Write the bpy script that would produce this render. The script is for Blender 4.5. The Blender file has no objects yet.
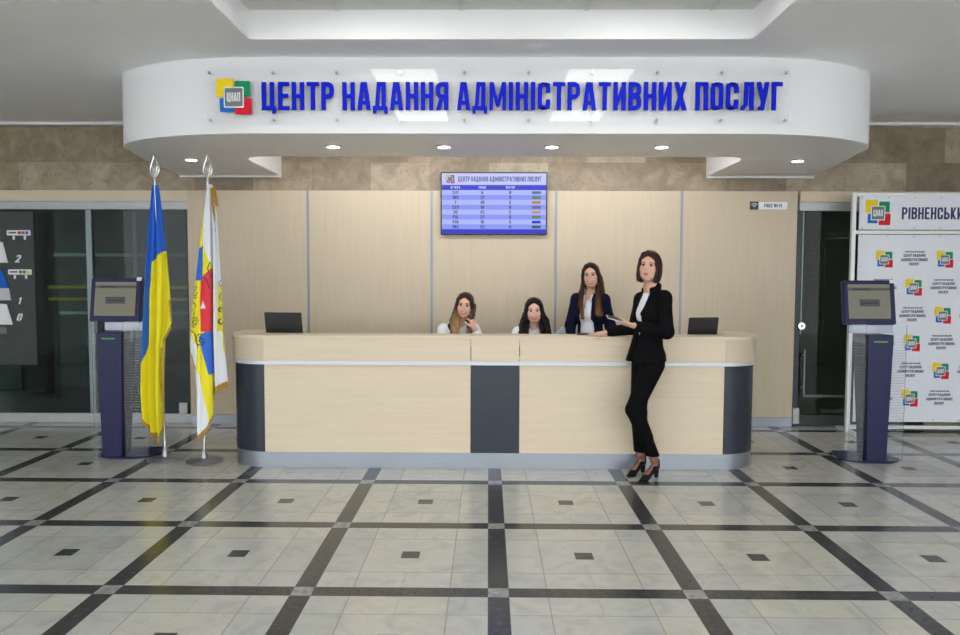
import bpy, bmesh, math, random
import numpy as np
from mathutils import Vector, Matrix
random.seed(4)
SC = bpy.context.scene
COL = SC.collection
PI = math.pi

# ------------------------------------------------------------------ materials
class E:
    """tiny expression helper for shader math"""
    def __init__(s, nt, sock): s.nt, s.s = nt, sock
    def _m(s, op, *o):
        n = s.nt.nodes.new('ShaderNodeMath'); n.operation = op
        for i, v in enumerate((s,) + o):
            if isinstance(v, E): s.nt.links.new(v.s, n.inputs[i])
            else: n.inputs[i].default_value = v
        return E(s.nt, n.outputs[0])
    def __add__(s, o): return s._m('ADD', o)
    def __sub__(s, o): return s._m('SUBTRACT', o)
    def __mul__(s, o): return s._m('MULTIPLY', o)
    def frac(s): return s._m('FRACT')
    def floor(s): return s._m('FLOOR')
    def abs(s): return s._m('ABSOLUTE')
    def lt(s, o): return s._m('LESS_THAN', o)
    def gt(s, o): return s._m('GREATER_THAN', o)
    def max(s, o): return s._m('MAXIMUM', o)
    def min(s, o): return s._m('MINIMUM', o)

def newmat(name):
    m = bpy.data.materials.new(name); m.use_nodes = True
    nt = m.node_tree
    return m, nt, nt.nodes['Principled BSDF']

def rgb(c): return (c[0], c[1], c[2], 1.0)
def s2l(r, g, b):
    f = lambda v: (v/255/12.92) if v/255 <= .04045 else ((v/255+.055)/1.055)**2.4
    return (f(r), f(g), f(b))

def mat(name, c, rough=.5, metal=0.0, var=0.0, scale=8.0, stretch=(1, 1, 1), bump=0.0, spec=.5, coat=0.0, c2=None):
    m, nt, b = newmat(name)
    b.inputs['Base Color'].default_value = rgb(c)
    b.inputs['Roughness'].default_value = rough
    b.inputs['Metallic'].default_value = metal
    b.inputs['Specular IOR Level'].default_value = spec
    b.inputs['Coat Weight'].default_value = coat
    if var or bump or c2:
        tc = nt.nodes.new('ShaderNodeTexCoord'); mp = nt.nodes.new('ShaderNodeMapping')
        mp.inputs['Scale'].default_value = stretch
        nt.links.new(tc.outputs['Object'], mp.inputs['Vector'])
        no = nt.nodes.new('ShaderNodeTexNoise'); no.inputs['Scale'].default_value = scale
        no.inputs['Detail'].default_value = 6
        nt.links.new(mp.outputs[0], no.inputs['Vector'])
        if var or c2:
            rp = nt.nodes.new('ShaderNodeValToRGB')
            lo = c2 if c2 else tuple(v*(1-var) for v in c); hi = c if c2 else tuple(min(1, v*(1+var)) for v in c)
            rp.color_ramp.elements[0].position = .3; rp.color_ramp.elements[1].position = .7
            rp.color_ramp.elements[0].color = rgb(lo); rp.color_ramp.elements[1].color = rgb(hi)
            nt.links.new(no.outputs['Fac'], rp.inputs[0]); nt.links.new(rp.outputs[0], b.inputs['Base Color'])
        if bump:
            bp = nt.nodes.new('ShaderNodeBump'); bp.inputs['Strength'].default_value = bump; bp.inputs['Distance'].default_value = .004
            nt.links.new(no.outputs['Fac'], bp.inputs['Height']); nt.links.new(bp.outputs[0], b.inputs['Normal'])
    return m

def emis(name, c, s):
    m, nt, b = newmat(name)
    b.inputs['Base Color'].default_value = rgb((.02, .02, .02))
    b.inputs['Roughness'].default_value = .25; b.inputs['Specular IOR Level'].default_value = .15
    b.inputs['Emission Color'].default_value = rgb(c); b.inputs['Emission Strength'].default_value = s
    return m

def glassmat(name, tint, refl=1.0, ior=1.5, lines=None):
    m, nt, b = newmat(name)
    out = nt.nodes['Material Output']; nt.nodes.remove(b)
    tr = nt.nodes.new('ShaderNodeBsdfTransparent'); tr.inputs[0].default_value = rgb(tint)
    gl = nt.nodes.new('ShaderNodeBsdfGlossy'); gl.inputs['Roughness'].default_value = .01
    gl.inputs[0].default_value = rgb((refl,)*3)
    fr = nt.nodes.new('ShaderNodeFresnel'); fr.inputs[0].default_value = ior
    mx = nt.nodes.new('ShaderNodeMixShader')
    nt.links.new(fr.outputs[0], mx.inputs[0]); nt.links.new(tr.outputs[0], mx.inputs[1]); nt.links.new(gl.outputs[0], mx.inputs[2])
    last = mx
    if lines:   # frosted horizontal lines
        tc = nt.nodes.new('ShaderNodeTexCoord'); sp = nt.nodes.new('ShaderNodeSeparateXYZ')
        nt.links.new(tc.outputs['Object'], sp.inputs[0])
        z = E(nt, sp.outputs[2])
        k = ((z*(1/lines)).frac().lt(.16)) * z.lt(1.06) * .24
        df = nt.nodes.new('ShaderNodeBsdfDiffuse'); df.inputs[0].default_value = rgb((.75, .78, .8))
        m2 = nt.nodes.new('ShaderNodeMixShader')
        nt.links.new(k.s, m2.inputs[0]); nt.links.new(last.outputs[0], m2.inputs[1]); nt.links.new(df.outputs[0], m2.inputs[2])
        last = m2
    nt.links.new(last.outputs[0], out.inputs[0])
    return m

def floor_material():
    m, nt, b = newmat('marble_floor')
    L = nt.links.new
    tc = nt.nodes.new('ShaderNodeTexCoord'); sp = nt.nodes.new('ShaderNodeSeparateXYZ'); L(tc.outputs['Object'], sp.inputs[0])
    S, XA, Y0 = .9823, .0549, 5.552
    u = (E(nt, sp.outputs[0]) - XA) * (1/S) + 40.0
    v = (E(nt, sp.outputs[1]) - Y0) * (1/S) + 40.0
    du = ((u+.5).frac()-.5).abs(); dv = ((v+.5).frac()-.5).abs()
    w = .053
    su, sv = du.lt(w), dv.lt(w)
    strip = su.max(sv); cross = su*sv
    cu, cv = ((u).frac()-.5).abs(), ((v).frac()-.5).abs()
    inset = cu.lt(.052)*cv.lt(.052)
    jw = .0032
    ju = (du-.25).abs().lt(jw); jv = (dv-.25).abs().lt(jw)
    # half joints only in the border ring
    ring = (cu.max(cv)).gt(.25)
    jh = (cu.lt(jw).max(cv.lt(jw)))*ring
    edge = ((du-w).abs().lt(.002)).max((dv-w).abs().lt(.002))
    joint = (ju.max(jv).max(edge))*.75 + jh*.3
    # tile id noise
    cmb = nt.nodes.new('ShaderNodeCombineXYZ')
    fu = (u*4.0+.5).floor(); fv = (v*4.0+.5).floor()
    L(((u*2.0+.5).floor()+(u.frac()*2.0-.5).floor()*.5).s, cmb.inputs[0]); L(((v*2.0+.5).floor()+(v.frac()*2.0-.5).floor()*.5).s, cmb.inputs[1])
    wn = nt.nodes.new('ShaderNodeTexWhiteNoise'); wn.noise_dimensions = '2D'; L(cmb.outputs[0], wn.inputs['Vector'])
    no = nt.nodes.new('ShaderNodeTexNoise'); no.inputs['Scale'].default_value = 5; no.inputs['Detail'].default_value = 9; no.inputs['Distortion'].default_value = 1.6
    L(tc.outputs['Object'], no.inputs['Vector'])
    n2 = nt.nodes.new('ShaderNodeTexNoise'); n2.inputs['Scale'].default_value = 28; n2.inputs['Detail'].default_value = 8
    L(tc.outputs['Object'], n2.inputs['Vector'])
    def ramp(fac, stops):
        r = nt.nodes.new('ShaderNodeValToRGB')
        while len(r.color_ramp.elements) < len(stops): r.color_ramp.elements.new(.5)
        for e, (p, c) in zip(r.color_ramp.elements, stops): e.position = p; e.color = rgb(c)
        L(fac, r.inputs[0]); return r.outputs[0]
    def mix(f, a, c, mode='MIX'):
        n = nt.nodes.new('ShaderNodeMix'); n.data_type = 'RGBA'; n.blend_type = mode
        if isinstance(f, float): n.inputs[0].default_value = f
        else: L(f, n.inputs[0])
        for i, q in ((6, a), (7, c)):
            if isinstance(q, tuple): n.inputs[i].default_value = rgb(q)
            else: L(q, n.inputs[i])
        return n.outputs[2]
    pale = ramp(no.outputs['Fac'], [(.25, (.41, .415, .385)), (.5, (.50, .50, .465)), (.62, (.525, .52, .475)), (.8, (.43, .41, .36))])
    tint = ramp(wn.outputs['Value'], [(0, (.84, .86, .86)), (.5, (.96, .965, .965)), (1, (1.0, .97, .91))])
    pale = mix(1.0, pale, tint, 'MULTIPLY')
    dark = ramp(n2.outputs['Fac'], [(.3, (.028, .029, .03)), (.6, (.055, .056, .058)), (.8, (.11, .105, .1))])
    crs = ramp(n2.outputs['Fac'], [(.3, (.17, .18, .175)), (.7, (.36, .37, .35))])
    c = mix(joint.s, pale, (.25, .25, .23))
    c = mix(inset.s, c, dark); c = mix(strip.s, c, dark); c = mix(cross.s, c, crs)
    L(c, b.inputs['Base Color'])
    b.inputs['Roughness'].default_value = .2
    b.inputs['Specular IOR Level'].default_value = .45
    bp = nt.nodes.new('ShaderNodeBump'); bp.inputs['Strength'].default_value = .06; bp.inputs['Distance'].default_value = .01
    L(no.outputs['Fac'], bp.inputs['Height']); L(bp.outputs[0], b.inputs['Normal'])
    return m

def stone_material():
    m, nt, b = newmat('travertine_cladding')
    L = nt.links.new
    tc = nt.nodes.new('ShaderNodeTexCoord'); sp = nt.nodes.new('ShaderNodeSeparateXYZ'); L(tc.outputs['Object'], sp.inputs[0])
    x = E(nt, sp.outputs[0]); z = E(nt, sp.outputs[2])
    row = ((z-2.41)*(1/.36)).floor()
    xs = x*(1/.62) + row*.37 + 40.0
    cmb = nt.nodes.new('ShaderNodeCombineXYZ'); L(xs.floor().s, cmb.inputs[0]); L(row.s, cmb.inputs[1])
    wn = nt.nodes.new('ShaderNodeTexWhiteNoise'); wn.noise_dimensions = '2D'; L(cmb.outputs[0], wn.inputs['Vector'])
    j = ((xs.frac()-.5).abs().gt(.4965)).max(((((z-2.41)*(1/.36)).frac()-.5).abs()).gt(.494))
    no = nt.nodes.new('ShaderNodeTexNoise'); no.inputs['Scale'].default_value = 6; no.inputs['Detail'].default_value = 10; no.inputs['Distortion'].default_value = .8
    L(tc.outputs['Object'], no.inputs['Vector'])
    vo = nt.nodes.new('ShaderNodeTexNoise'); vo.inputs['Scale'].default_value = 34; vo.inputs['Detail'].default_value = 3
    L(tc.outputs['Object'], vo.inputs['Vector'])
    r = nt.nodes.new('ShaderNodeValToRGB'); cr = r.color_ramp; cr.elements.new(.5)
    for e, (p, c) in zip(cr.elements, [(.25, (.15, .110, .066)), (.5, (.27, .205, .13)), (.75, (.42, .345, .245))]): e.position = p; e.color = rgb(c)
    L((E(nt, no.outputs['Fac'])*.65 + E(nt, wn.outputs['Value'])*.35).s, r.inputs[0])
    pit = E(nt, vo.outputs['Fac']).gt(.665)
    def mix(f, a, c):
        n = nt.nodes.new('ShaderNodeMix'); n.data_type = 'RGBA'; L(f, n.inputs[0]); L(a, n.inputs[6]); n.inputs[7].default_value = rgb(c); return n.outputs[2]
    c = mix((pit*.55).s, r.outputs[0], (.12, .08, .05)); c = mix((j*.6).s, c, (.2, .17, .13))
    L(c, b.inputs['Base Color']); b.inputs['Roughness'].default_value = .42
    return m

def wood_material(name, c, horizontal=False):
    m, nt, b = newmat(name)
    L = nt.links.new
    tc = nt.nodes.new('ShaderNodeTexCoord'); mp = nt.nodes.new('ShaderNodeMapping')
    mp.inputs['Scale'].default_value = (1.1, 14, 26) if horizontal else (26, 14, 1.1)
    L(tc.outputs['Object'], mp.inputs[0])
    no = nt.nodes.new('ShaderNodeTexNoise'); no.inputs['Scale'].default_value = 1.6; no.inputs['Detail'].default_value = 8; no.inputs['Distortion'].default_value = .5
    L(mp.outputs[0], no.inputs[0])
    r = nt.nodes.new('ShaderNodeValToRGB'); cr = r.color_ramp
    cr.elements[0].position = .28; cr.elements[1].position = .74
    cr.elements[0].color = rgb(tuple(v*.94 for v in c)); cr.elements[1].color = rgb(tuple(v*1.03 for v in c))
    L(no.outputs['Fac'], r.inputs[0]); L(r.outputs[0], b.inputs['Base Color'])
    b.inputs['Roughness'].default_value = .42; b.inputs['Specular IOR Level'].default_value = .35
    return m

M = {}
M['floor'] = floor_material()
M['stone'] = stone_material()
M['maple_v'] = wood_material('maple_laminate_vertical', (.565, .475, .35))
M['maple_h'] = wood_material('maple_laminate_horizontal', (.66, .56, .415), True)
M['paint'] = mat('white_ceiling_paint', (.88, .88, .885), .75, var=.015, scale=3)
M['fascia'] = mat('white_satin_paint', (.82, .83, .84), .45, var=.01, scale=3)
M['tile'] = mat('white_ceiling_tile', (.66, .67, .65), .85, var=.04, scale=40)
M['grid'] = mat('ceiling_grid', (.6, .61, .6), .6)
M['silver'] = mat('brushed_silver', (.29, .315, .355), .38, .75, var=.04, scale=4, stretch=(1, 1, 20))
M['alu'] = mat('matt_aluminium', (.42, .44, .44), .45, .35, var=.04, scale=9)
M['strip'] = mat('grey_profile', (.25, .28, .32), .4, .3)
M['line'] = mat('pale_profile', (.52, .55, .60), .35, .2)
M['charcoal'] = mat('charcoal_laminate', (.022, .028, .042), .35, var=.08, scale=30, spec=.35)
M['navy'] = mat('navy_powder_coat', (.008, .010, .058), .4, var=.05, scale=60, spec=.3)
M['chrome'] = mat('chrome', (.75, .75, .76), .12, 1.0, var=.02, scale=5)
M['black'] = mat('black_plastic', (.012, .012, .014), .35, var=.1, scale=40)
M['white'] = mat('white_plastic', (.78, .79, .82), .4, var=.01, scale=6)
M['wframe'] = mat('white_frame', (.72, .75, .74), .35, .1, var=.02)
M['blue'] = mat('royal_blue_acrylic', (.002, .012, .56), .5, spec=.12, var=.03)
M['ye'] = mat('logo_yellow', (.80, .60, .01), .5, var=.02, spec=.2)
M['gr'] = mat('logo_green', (.0, .26, .10), .5, var=.02, spec=.2)
M['bl'] = mat('logo_blue', (.01, .13, .52), .5, var=.02, spec=.2)
M['re'] = mat('logo_red', (.62, .01, .03), .5, var=.02, spec=.2)
M['gy'] = mat('logo_grey', (.17, .19, .19), .5, var=.02, spec=.2)
M['lg'] = mat('logo_pale_grey', (.55, .57, .58), .5, var=.02, spec=.2)
M['ink'] = mat('dark_ink', (.05, .04, .11), .5, var=.02)
M['inkb'] = mat('navy_ink', (.02, .015, .10), .5, var=.02)
M['acrylic'] = glassmat('clear_acrylic', (.996, .997, .998), 1.0, 1.27)
M['stripe_acrylic'] = glassmat('striped_acrylic', (.90, .92, .93), .35, 1.45, lines=.0235)
M['glass'] = glassmat('dark_tinted_glass', (.42, .50, .47), .30, 1.5)
M['doorglass'] = glassmat('dark_door_glass', (.42, .45, .38), .25, 1.45)
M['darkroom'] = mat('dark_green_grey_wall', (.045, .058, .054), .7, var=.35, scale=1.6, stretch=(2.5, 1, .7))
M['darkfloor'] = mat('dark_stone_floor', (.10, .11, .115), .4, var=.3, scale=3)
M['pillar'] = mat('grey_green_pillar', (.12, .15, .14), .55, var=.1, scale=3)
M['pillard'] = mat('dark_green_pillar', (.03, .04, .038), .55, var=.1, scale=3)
M['frost'] = mat('grey_green_frame', (.22, .28, .28), .4, .3, var=.04)
M['yrail'] = mat('yellow_painted_rail', (.95, .85, .04), .5, var=.05)
M['panel'] = emis('lamp_diffuser', (1, .98, .95), 9.0)
M['down'] = emis('downlight_lens', (1, 1, 1), 6.0)

# ------------------------------------------------------------------ mesh helpers
class MB:
    def __init__(s): s.bm = bmesh.new(); s.mats = []
    def mi(s, m):
        if m is None: return 0
        if m not in s.mats: s.mats.append(m)
        return s.mats.index(m)
    def prism(s, pts, h, axis='z', m=None):
        """extrude 2D polygon. axis z: pts=(x,y), h=(z0,z1). axis y: pts=(x,z), h=(y0,y1). axis x: pts=(y,z)"""
        i = s.mi(m)
        def P(p, t):
            return (p[0], p[1], t) if axis == 'z' else (p[0], t, p[1]) if axis == 'y' else (t, p[0], p[1])
        a = [s.bm.verts.new(P(p, h[0])) for p in pts]; b = [s.bm.verts.new(P(p, h[1])) for p in pts]
        n = len(pts); fs = []
        fs.append(s.bm.faces.new(a[::-1])); fs.append(s.bm.faces.new(b))
        for k in range(n): fs.append(s.bm.faces.new((a[k], a[(k+1) % n], b[(k+1) % n], b[k])))
        for f in fs: f.material_index = i
        return fs
    def box(s, x0, x1, y0, y1, z0, z1, m=None, bev=0.0):
        fs = s.prism([(x0, y0), (x1, y0), (x1, y1), (x0, y1)], (z0, z1), 'z', m)
        if bev:
            es = list({e for f in fs for e in f.edges})
            bmesh.ops.bevel(s.bm, geom=es, offset=bev, segments=2, affect='EDGES')
        return s
    def tube(s, pts, rs, m=None, n=12, cap=True):
        i = s.mi(m); pts = [Vector(p) for p in pts]
        if not hasattr(rs, '__len__'): rs = [rs]*len(pts)
        rings = []; up = Vector((0, 0, 1)); prev = None
        for k, p in enumerate(pts):
            d = (pts[min(k+1, len(pts)-1)]-pts[max(k-1, 0)]).normalized()
            if prev is None:
                a = d.cross(up)
                if a.length < 1e-3: a = d.cross(Vector((1, 0, 0)))
                a.normalize()
            else:
                a = (prev-d*prev.dot(d)).normalized()
            prev = a; b = d.cross(a)
            rings.append([s.bm.verts.new(p+(a*math.cos(2*PI*j/n)+b*math.sin(2*PI*j/n))*rs[k]) for j in range(n)])
        for k in range(len(rings)-1):
            for j in range(n):
                f = s.bm.faces.new((rings[k][j], rings[k][(j+1) % n], rings[k+1][(j+1) % n], rings[k+1][j])); f.material_index = i; f.smooth = True
        if cap:
            for r in (rings[0][::-1], rings[-1]):
                f = s.bm.faces.new(r); f.material_index = i
        return s
    def lathe(s, prof, c=(0, 0, 0), m=None, n=32):
        """prof: list of (r,z)"""
        i = s.mi(m)
        R = [[s.bm.verts.new((c[0]+max(r, .0005)*math.cos(2*PI*j/n), c[1]+max(r, .0005)*math.sin(2*PI*j/n), c[2]+z)) for j in range(n)] for r, z in prof]
        for k in range(len(R)-1):
            for j in range(n):
                f = s.bm.faces.new((R[k][j], R[k][(j+1) % n], R[k+1][(j+1) % n], R[k+1][j])); f.material_index = i; f.smooth = True
        for r in (R[0][::-1], R[-1]): s.bm.faces.new(r).material_index = i
        return s
    def build(s, name, m=None, parent=None, smooth=None, bev=0):
        bmesh.ops.recalc_face_normals(s.bm, faces=s.bm.faces)
        me = bpy.data.meshes.new(name); s.bm.to_mesh(me); s.bm.free()
        for q in (s.mats if s.mats else [m]): me.materials.append(q)
        me.set_sharp_from_angle(angle=math.radians(38))
        o = bpy.data.objects.new(name, me); COL.objects.link(o)
        if parent is not None: o.parent = parent
        if smooth:
            for p in me.polygons: p.use_smooth = True
        if bev:
            md = o.modifiers.new('Bevel', 'BEVEL'); md.width = bev; md.segments = 2; md.limit_method = 'ANGLE'
        return o

def tag(o, label=None, cat=None, group=None, kind=None):
    if label: o['label'] = label
    if cat: o['category'] = cat
    if group: o['group'] = group
    if kind: o['kind'] = kind
    return o
def thing(name, label, cat, loc=(0, 0, 0), rz=0, group=None, rx=0):
    o = bpy.data.objects.new(name, None); COL.objects.link(o)
    o.empty_display_size = .1
    o.location = loc; o.rotation_euler = (rx, 0, rz)
    return tag(o, label, cat, group)
def struct(o): o['kind'] = 'structure'; return o
def boxo(name, x0, x1, y0, y1, z0, z1, m, parent=None, bev=0):
    return MB().box(x0, x1, y0, y1, z0, z1).build(name, m, parent, bev=bev)
def copy_tree(o, parent=None):
    c = o.copy(); COL.objects.link(c)
    if parent is not None: c.parent = parent
    for ch in o.children: copy_tree(ch, c)
    return c

# ------------------------------------------------------------------ lettering
def ribbon(pts, t):
    """list of quads along a centre line of width t"""
    pts = [Vector(p) for p in pts]; L = []; R = []
    for k, p in enumerate(pts):
        d0 = (p-pts[k-1]).normalized() if k > 0 else None
        d1 = (pts[k+1]-p).normalized() if k < len(pts)-1 else None
        if d0 is None: d0 = d1
        if d1 is None: d1 = d0
        n0 = Vector((-d0.y, d0.x)); n1 = Vector((-d1.y, d1.x)); n = (n0+n1)
        if n.length < 1e-6: n = n0.copy()
        n.normalize(); q = t/2/max(.35, n.dot(n1))
        L.append(p+n*q); R.append(p-n*q)
    return [[tuple(L[k]), tuple(R[k]), tuple(R[k+1]), tuple(L[k+1])] for k in range(len(pts)-1)]
def arcp(cx, cy, r, a0, a1, n=5):
    return [(cx+r*math.cos(math.radians(a0+(a1-a0)*k/n)), cy+r*math.sin(math.radians(a0+(a1-a0)*k/n))) for k in range(n+1)]
def rc(x0, y0, x1, y1): return [(x0, y0), (x1, y0), (x1, y1), (x0, y1)]
def glyph(ch):
    s = .155; h = s/2; w = .45; r = .15
    def bowl(y0, y1, x0=0.0):      # right-hand bowl from stem
        rr = min(r, (y1-y0-s)/2+.001)
        return ribbon([(x0+h, y1-h)]+arcp(w-h-rr, y1-h-rr, rr, 90, 0)+arcp(w-h-rr, y0+h+rr, rr, 0, -90)+[(x0+h, y0+h)], s)
    mir = lambda P: [[(w-x, y) for x, y in p] for p in P]
    ring = ribbon([(w/2, 1-h)]+arcp(w-h-r, 1-h-r, r, 90, 0)+arcp(w-h-r, h+r, r, 0, -90)+arcp(h+r, h+r, r, -90, -180)+arcp(h+r, 1-h-r, r, 180, 90)+[(w/2, 1-h)], s)
    stem = [rc(0, 0, s, 1)]; rstem = [rc(w-s, 0, w, 1)]
    A = [[(0, 0), (s*.98, 0), (.5*w+.01+.03, 1), (.5*w-.10, 1)], [(w+.03, 0), (w+.03-s*.98, 0), (.5*w-.03, 1), (.5*w+.12, 1)], rc(.12, .2, w-.1, .33)]
    G = {
     'Ц': (stem+rstem+[rc(0, 0, w+.05, .14), rc(w-.07, -.13, w+.06, .01)], w+.05),
     'Е': (stem+[rc(0, .86, .4, 1), rc(0, .44, .36, .58), rc(0, 0, .4, .14)], .4),
     'Н': (stem+rstem+[rc(0, .43, w, .57)], w), 'Т': ([rc(0, .86, .43, 1), rc(.215-h, 0, .215+h, 1)], .43),
     'Р': (stem+bowl(.40, 1), w), 'А': (A, w+.03),
     'Д': ([[(.06, .08), (.06+s*.9, .08), (.27, 1), (.13, 1)], rc(w-s, .08, w, 1), rc(.13, .86, w, 1), rc(-.02, 0, w+.06, .14), rc(-.02, -.13, .1, .01), rc(w-.06, -.13, w+.06, .01)], w+.05),
     'Я': (mir(stem+bowl(.40, 1))+[[(0, 0), (s, 0), (w-s+.0, .48), (w-2*s, .48)]], w),
     'М': ([rc(0, 0, .13, 1), rc(.47, 0, .6, 1), [(.0, 1), (.15, 1), (.35, .12), (.25, .12)], [(.6, 1), (.45, 1), (.25, .12), (.35, .12)]], .6),
     'І': (stem, s), 'С': (ribbon(arcp(w-h-r, 1-h-r, r, 0, 90)[::1]+arcp(h+r, 1-h-r, r, 90, 180)+arcp(h+r, h+r, r, 180, 270)+arcp(w-h-r, h+r, r, 270, 360), s)+[rc(w-s, .62, w, .79), rc(w-s, .21, w, .38)], w),
     'И': (stem+rstem+[[(s*.8, .02), (s*.8, .36), (w-s*.8, .98), (w-s*.8, .64)]], w),
     'В': (stem+bowl(.46, 1)+bowl(0, .58), w),
     'Х': ([[(0, 0), (s, 0), (w, 1), (w-s, 1)], [(w, 0), (w-s, 0), (0, 1), (s, 1)]], w),
     'П': (stem+rstem+[rc(0, .86, w, 1)], w), 'О': (ring, w),
     'Л': ([rc(w-s, 0, w, 1), rc(.11, .86, w, 1), [(.11, 1), (.26, 1), (.24, .2), (.09, .2)], [(.0, 0), (.1, 0), (.24, .2), (.09, .2), (0, .14)]], w),
     'У': ([[(0, 1), (s, 1), (.3, .33), (.16, .33)], [(w, 1), (w-s, 1), (.12, 0), (.27, 0)], rc(.06, 0, .2, .13)], w),
     'Г': (stem+[rc(0, .86, .38, 1)], .37), 'Ь': (stem+bowl(0, .58), w),
     'К': (stem+[[(s, .35), (s, .62), (w-s, 1), (w, 1)], [(.2, .58), (.1, .4), (w-s, 0), (w, 0)]], w),
     'Ч': (rstem+ribbon([(h, 1), (h, .6)]+arcp(h+.12, .54, .12, 180, 270)+[(w-h, .42)], s), w),
     'F': (stem+[rc(0, .86, .4, 1), rc(0, .43, .36, .57)], .4),
     'R': (stem+bowl(.42, 1)+[[(w, 0), (w-s, 0), (w-s-.06, .48), (w-.05, .48)]], w),
     'W': ([[(0, 1), (.13, 1), (.2, 0), (.1, 0)], [(.1, 0), (.2, 0), (.35, 1), (.26, 1)], [(.26, 1), (.35, 1), (.5, 0), (.4, 0)], [(.4, 0), (.5, 0), (.6, 1), (.48, 1)]], .6),
     'D': (stem+bowl(0, 1), w), 'N': (mir(stem+rstem+[[(s*.8, .02), (s*.8, .36), (w-s*.8, .98), (w-s*.8, .64)]]), w),
     '-': ([rc(0, .4, .22, .55)], .22), '0': (ring, w), ' ': ([], .12), '1': ([rc(.12, 0, .12+s, 1), [(0, .72), (.12, .8), (.12, 1), (0, .86)]], .275),
     '2': (ribbon([(h, .7)]+arcp(h+r, 1-h-r, r, 180, 90)+arcp(w-h-r, 1-h-r, r, 90, 0)+[(w-h, .6), (h+.02, .1)], s)+[rc(0, 0, w, .14)], w),
     '3': (bowl(.46, 1)+bowl(0, .58), w), '4': (rstem+[rc(0, .2, w, .34), [(0, .3), (.15, .3), (w-s, 1), (w-s-.05, 1)]], w),
     '5': ([rc(0, .5, s, 1), rc(0, .86, w-.03, 1)]+bowl(0, .64), w), '7': ([rc(0, .86, w, 1), [(w-s, .9), (w, .9), (.25, 0), (.09, 0)]], w),
     '6': (stem+bowl(0, .6)+[rc(0, .86, w-.04, 1)], w), '9': (rstem+mir(bowl(.4, 1))+[rc(.04, 0, w, .14)], w),
     '8': (bowl(.46, 1)+bowl(0, .58)+mir(bowl(.46, 1))+mir(bowl(0, .58)), w),
    }
    G['№'] = (G['N'][0]+[[(x*.5+w+.06, y*.5+.4) for x, y in p] for p in ring]+[rc(w+.06, .2, w+.28, .3)], w+.3)
    G['E'] = G['Е']; G['I'] = G['І']; G['C'] = G['С']; G['B'] = G['В']; G['Й'] = (G['И'][0]+[rc(.12, 1.06, .33, 1.14)], w)
    return G[ch]
def text_w(txt, H, gap=.095, sx=1):
    return sum((glyph(c)[1]+gap)*H*sx for c in txt)-gap*H*sx
def write(mb, txt, x, z, H, y0, y1, m, gap=.095, sx=1.0, center=False, slant=0.0):
    if center: x -= text_w(txt, H, gap, sx)/2
    for c in txt:
        polys, w = glyph(c)
        for j, p in enumerate(polys): mb.prism([(x+(a+slant*b)*H*sx, z+b*H) for a, b in p], (y0-j*4e-5, y1), 'y', m)
        x += (w+gap)*H*sx
def rrect(x0, z0, x1, z1, r, n=3):
    return arcp(x1-r, z1-r, r, 0, 90, n)+arcp(x0+r, z1-r, r, 90, 180, n)+arcp(x0+r, z0+r, r, 180, 270, n)+arcp(x1-r, z0+r, r, 270, 360, n)
def logo(mb, cx, cz, S, y1, d, m=M, txt=True, ls=False):
    """cluster of four coloured squares round a grey one. S = overall width; front of lowest layer at y1"""
    q = S
    def R(x0, z0, x1, z1, mm, k, r=.03): mb.prism(rrect(cx+x0*q, cz+z0*q, cx+x1*q, cz+z1*q, r*q), (y1-d*k, y1), 'y', mm)
    bg = m['white'] if not ls else m['lg']
    R(-.50, .0, .0, .52, m['ye'], 1); R(.05, .02, .48, .45, m['gr'], 1)
    R(-.40, -.43, .0, -.04, m['bl'], 1); R(.05, -.50, .52, -.03, m['re'], 1)
    R(-.28, -.31, .30, .28, bg, 1.5); R(-.245, -.275, .265, .245, m['gy'], 2, .02)
    if txt: write(mb, 'ЦНАП', cx+.01*q, cz-.135*q, .25*q, y1-d*2.6, y1-d*2, m['white'], .09, .72, True)

# ================================================================== SETTING
YW = 7.75; CZ = 3.18
struct(MB().box(-9, 9, -14, YW+.0, -.12, 0).build('floor', M['floor']))
# ceiling with a rectangular tray
TX0, TX1, TY0, TY1, TZ = -1.63, 1.77, -1.2, 5.05, 3.375
c = MB()
c.box(-9, TX0, -2.5, YW, CZ, CZ+.3); c.box(TX1, 9, -2.5, YW, CZ, CZ+.3)
c.box(TX0, TX1, TY1, YW, CZ, CZ+.3); c.box(TX0, TX1, -2.5, TY0, CZ, CZ+.3)
struct(c.build('ceiling', M['paint']))
t = MB(); t.box(TX0, TX1, TY0, TY1, TZ, TZ+.05, M['tile'])
for k in range(12):
    y = TY1-.42-k*.6
    if y > TY0: t.box(TX0, TX1, y-.012, y+.012, TZ-.008, TZ-.0005, M['grid'])
for k in range(-1, 4):
    x = -1.03+.84*k
    if TX0 < x < TX1: t.box(x-.012, x+.012, TY0, TY1, TZ-.0072, TZ-.0004, M['grid'])
struct(t.build('ceiling', None))
struct(boxo('wall_back', -9, 9, YW, YW+.12, 2.474, CZ, M['stone']))
struct(boxo('wall_left', -9.1, -9, -2.5, YW, 0, CZ, M['paint']))
struct(boxo('wall_right', 9, 9.1, -2.5, YW, 0, CZ, M['paint']))
# cornice between ceiling and stone
struct(MB().box(-9, -3.2, YW-.05, YW, CZ-.03, CZ).build('trim_1', M['fascia'], bev=.008))
struct(MB().box(3.3, 9, YW-.05, YW, CZ-.03, CZ).build('trim_2', M['fascia'], bev=.008))

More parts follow.
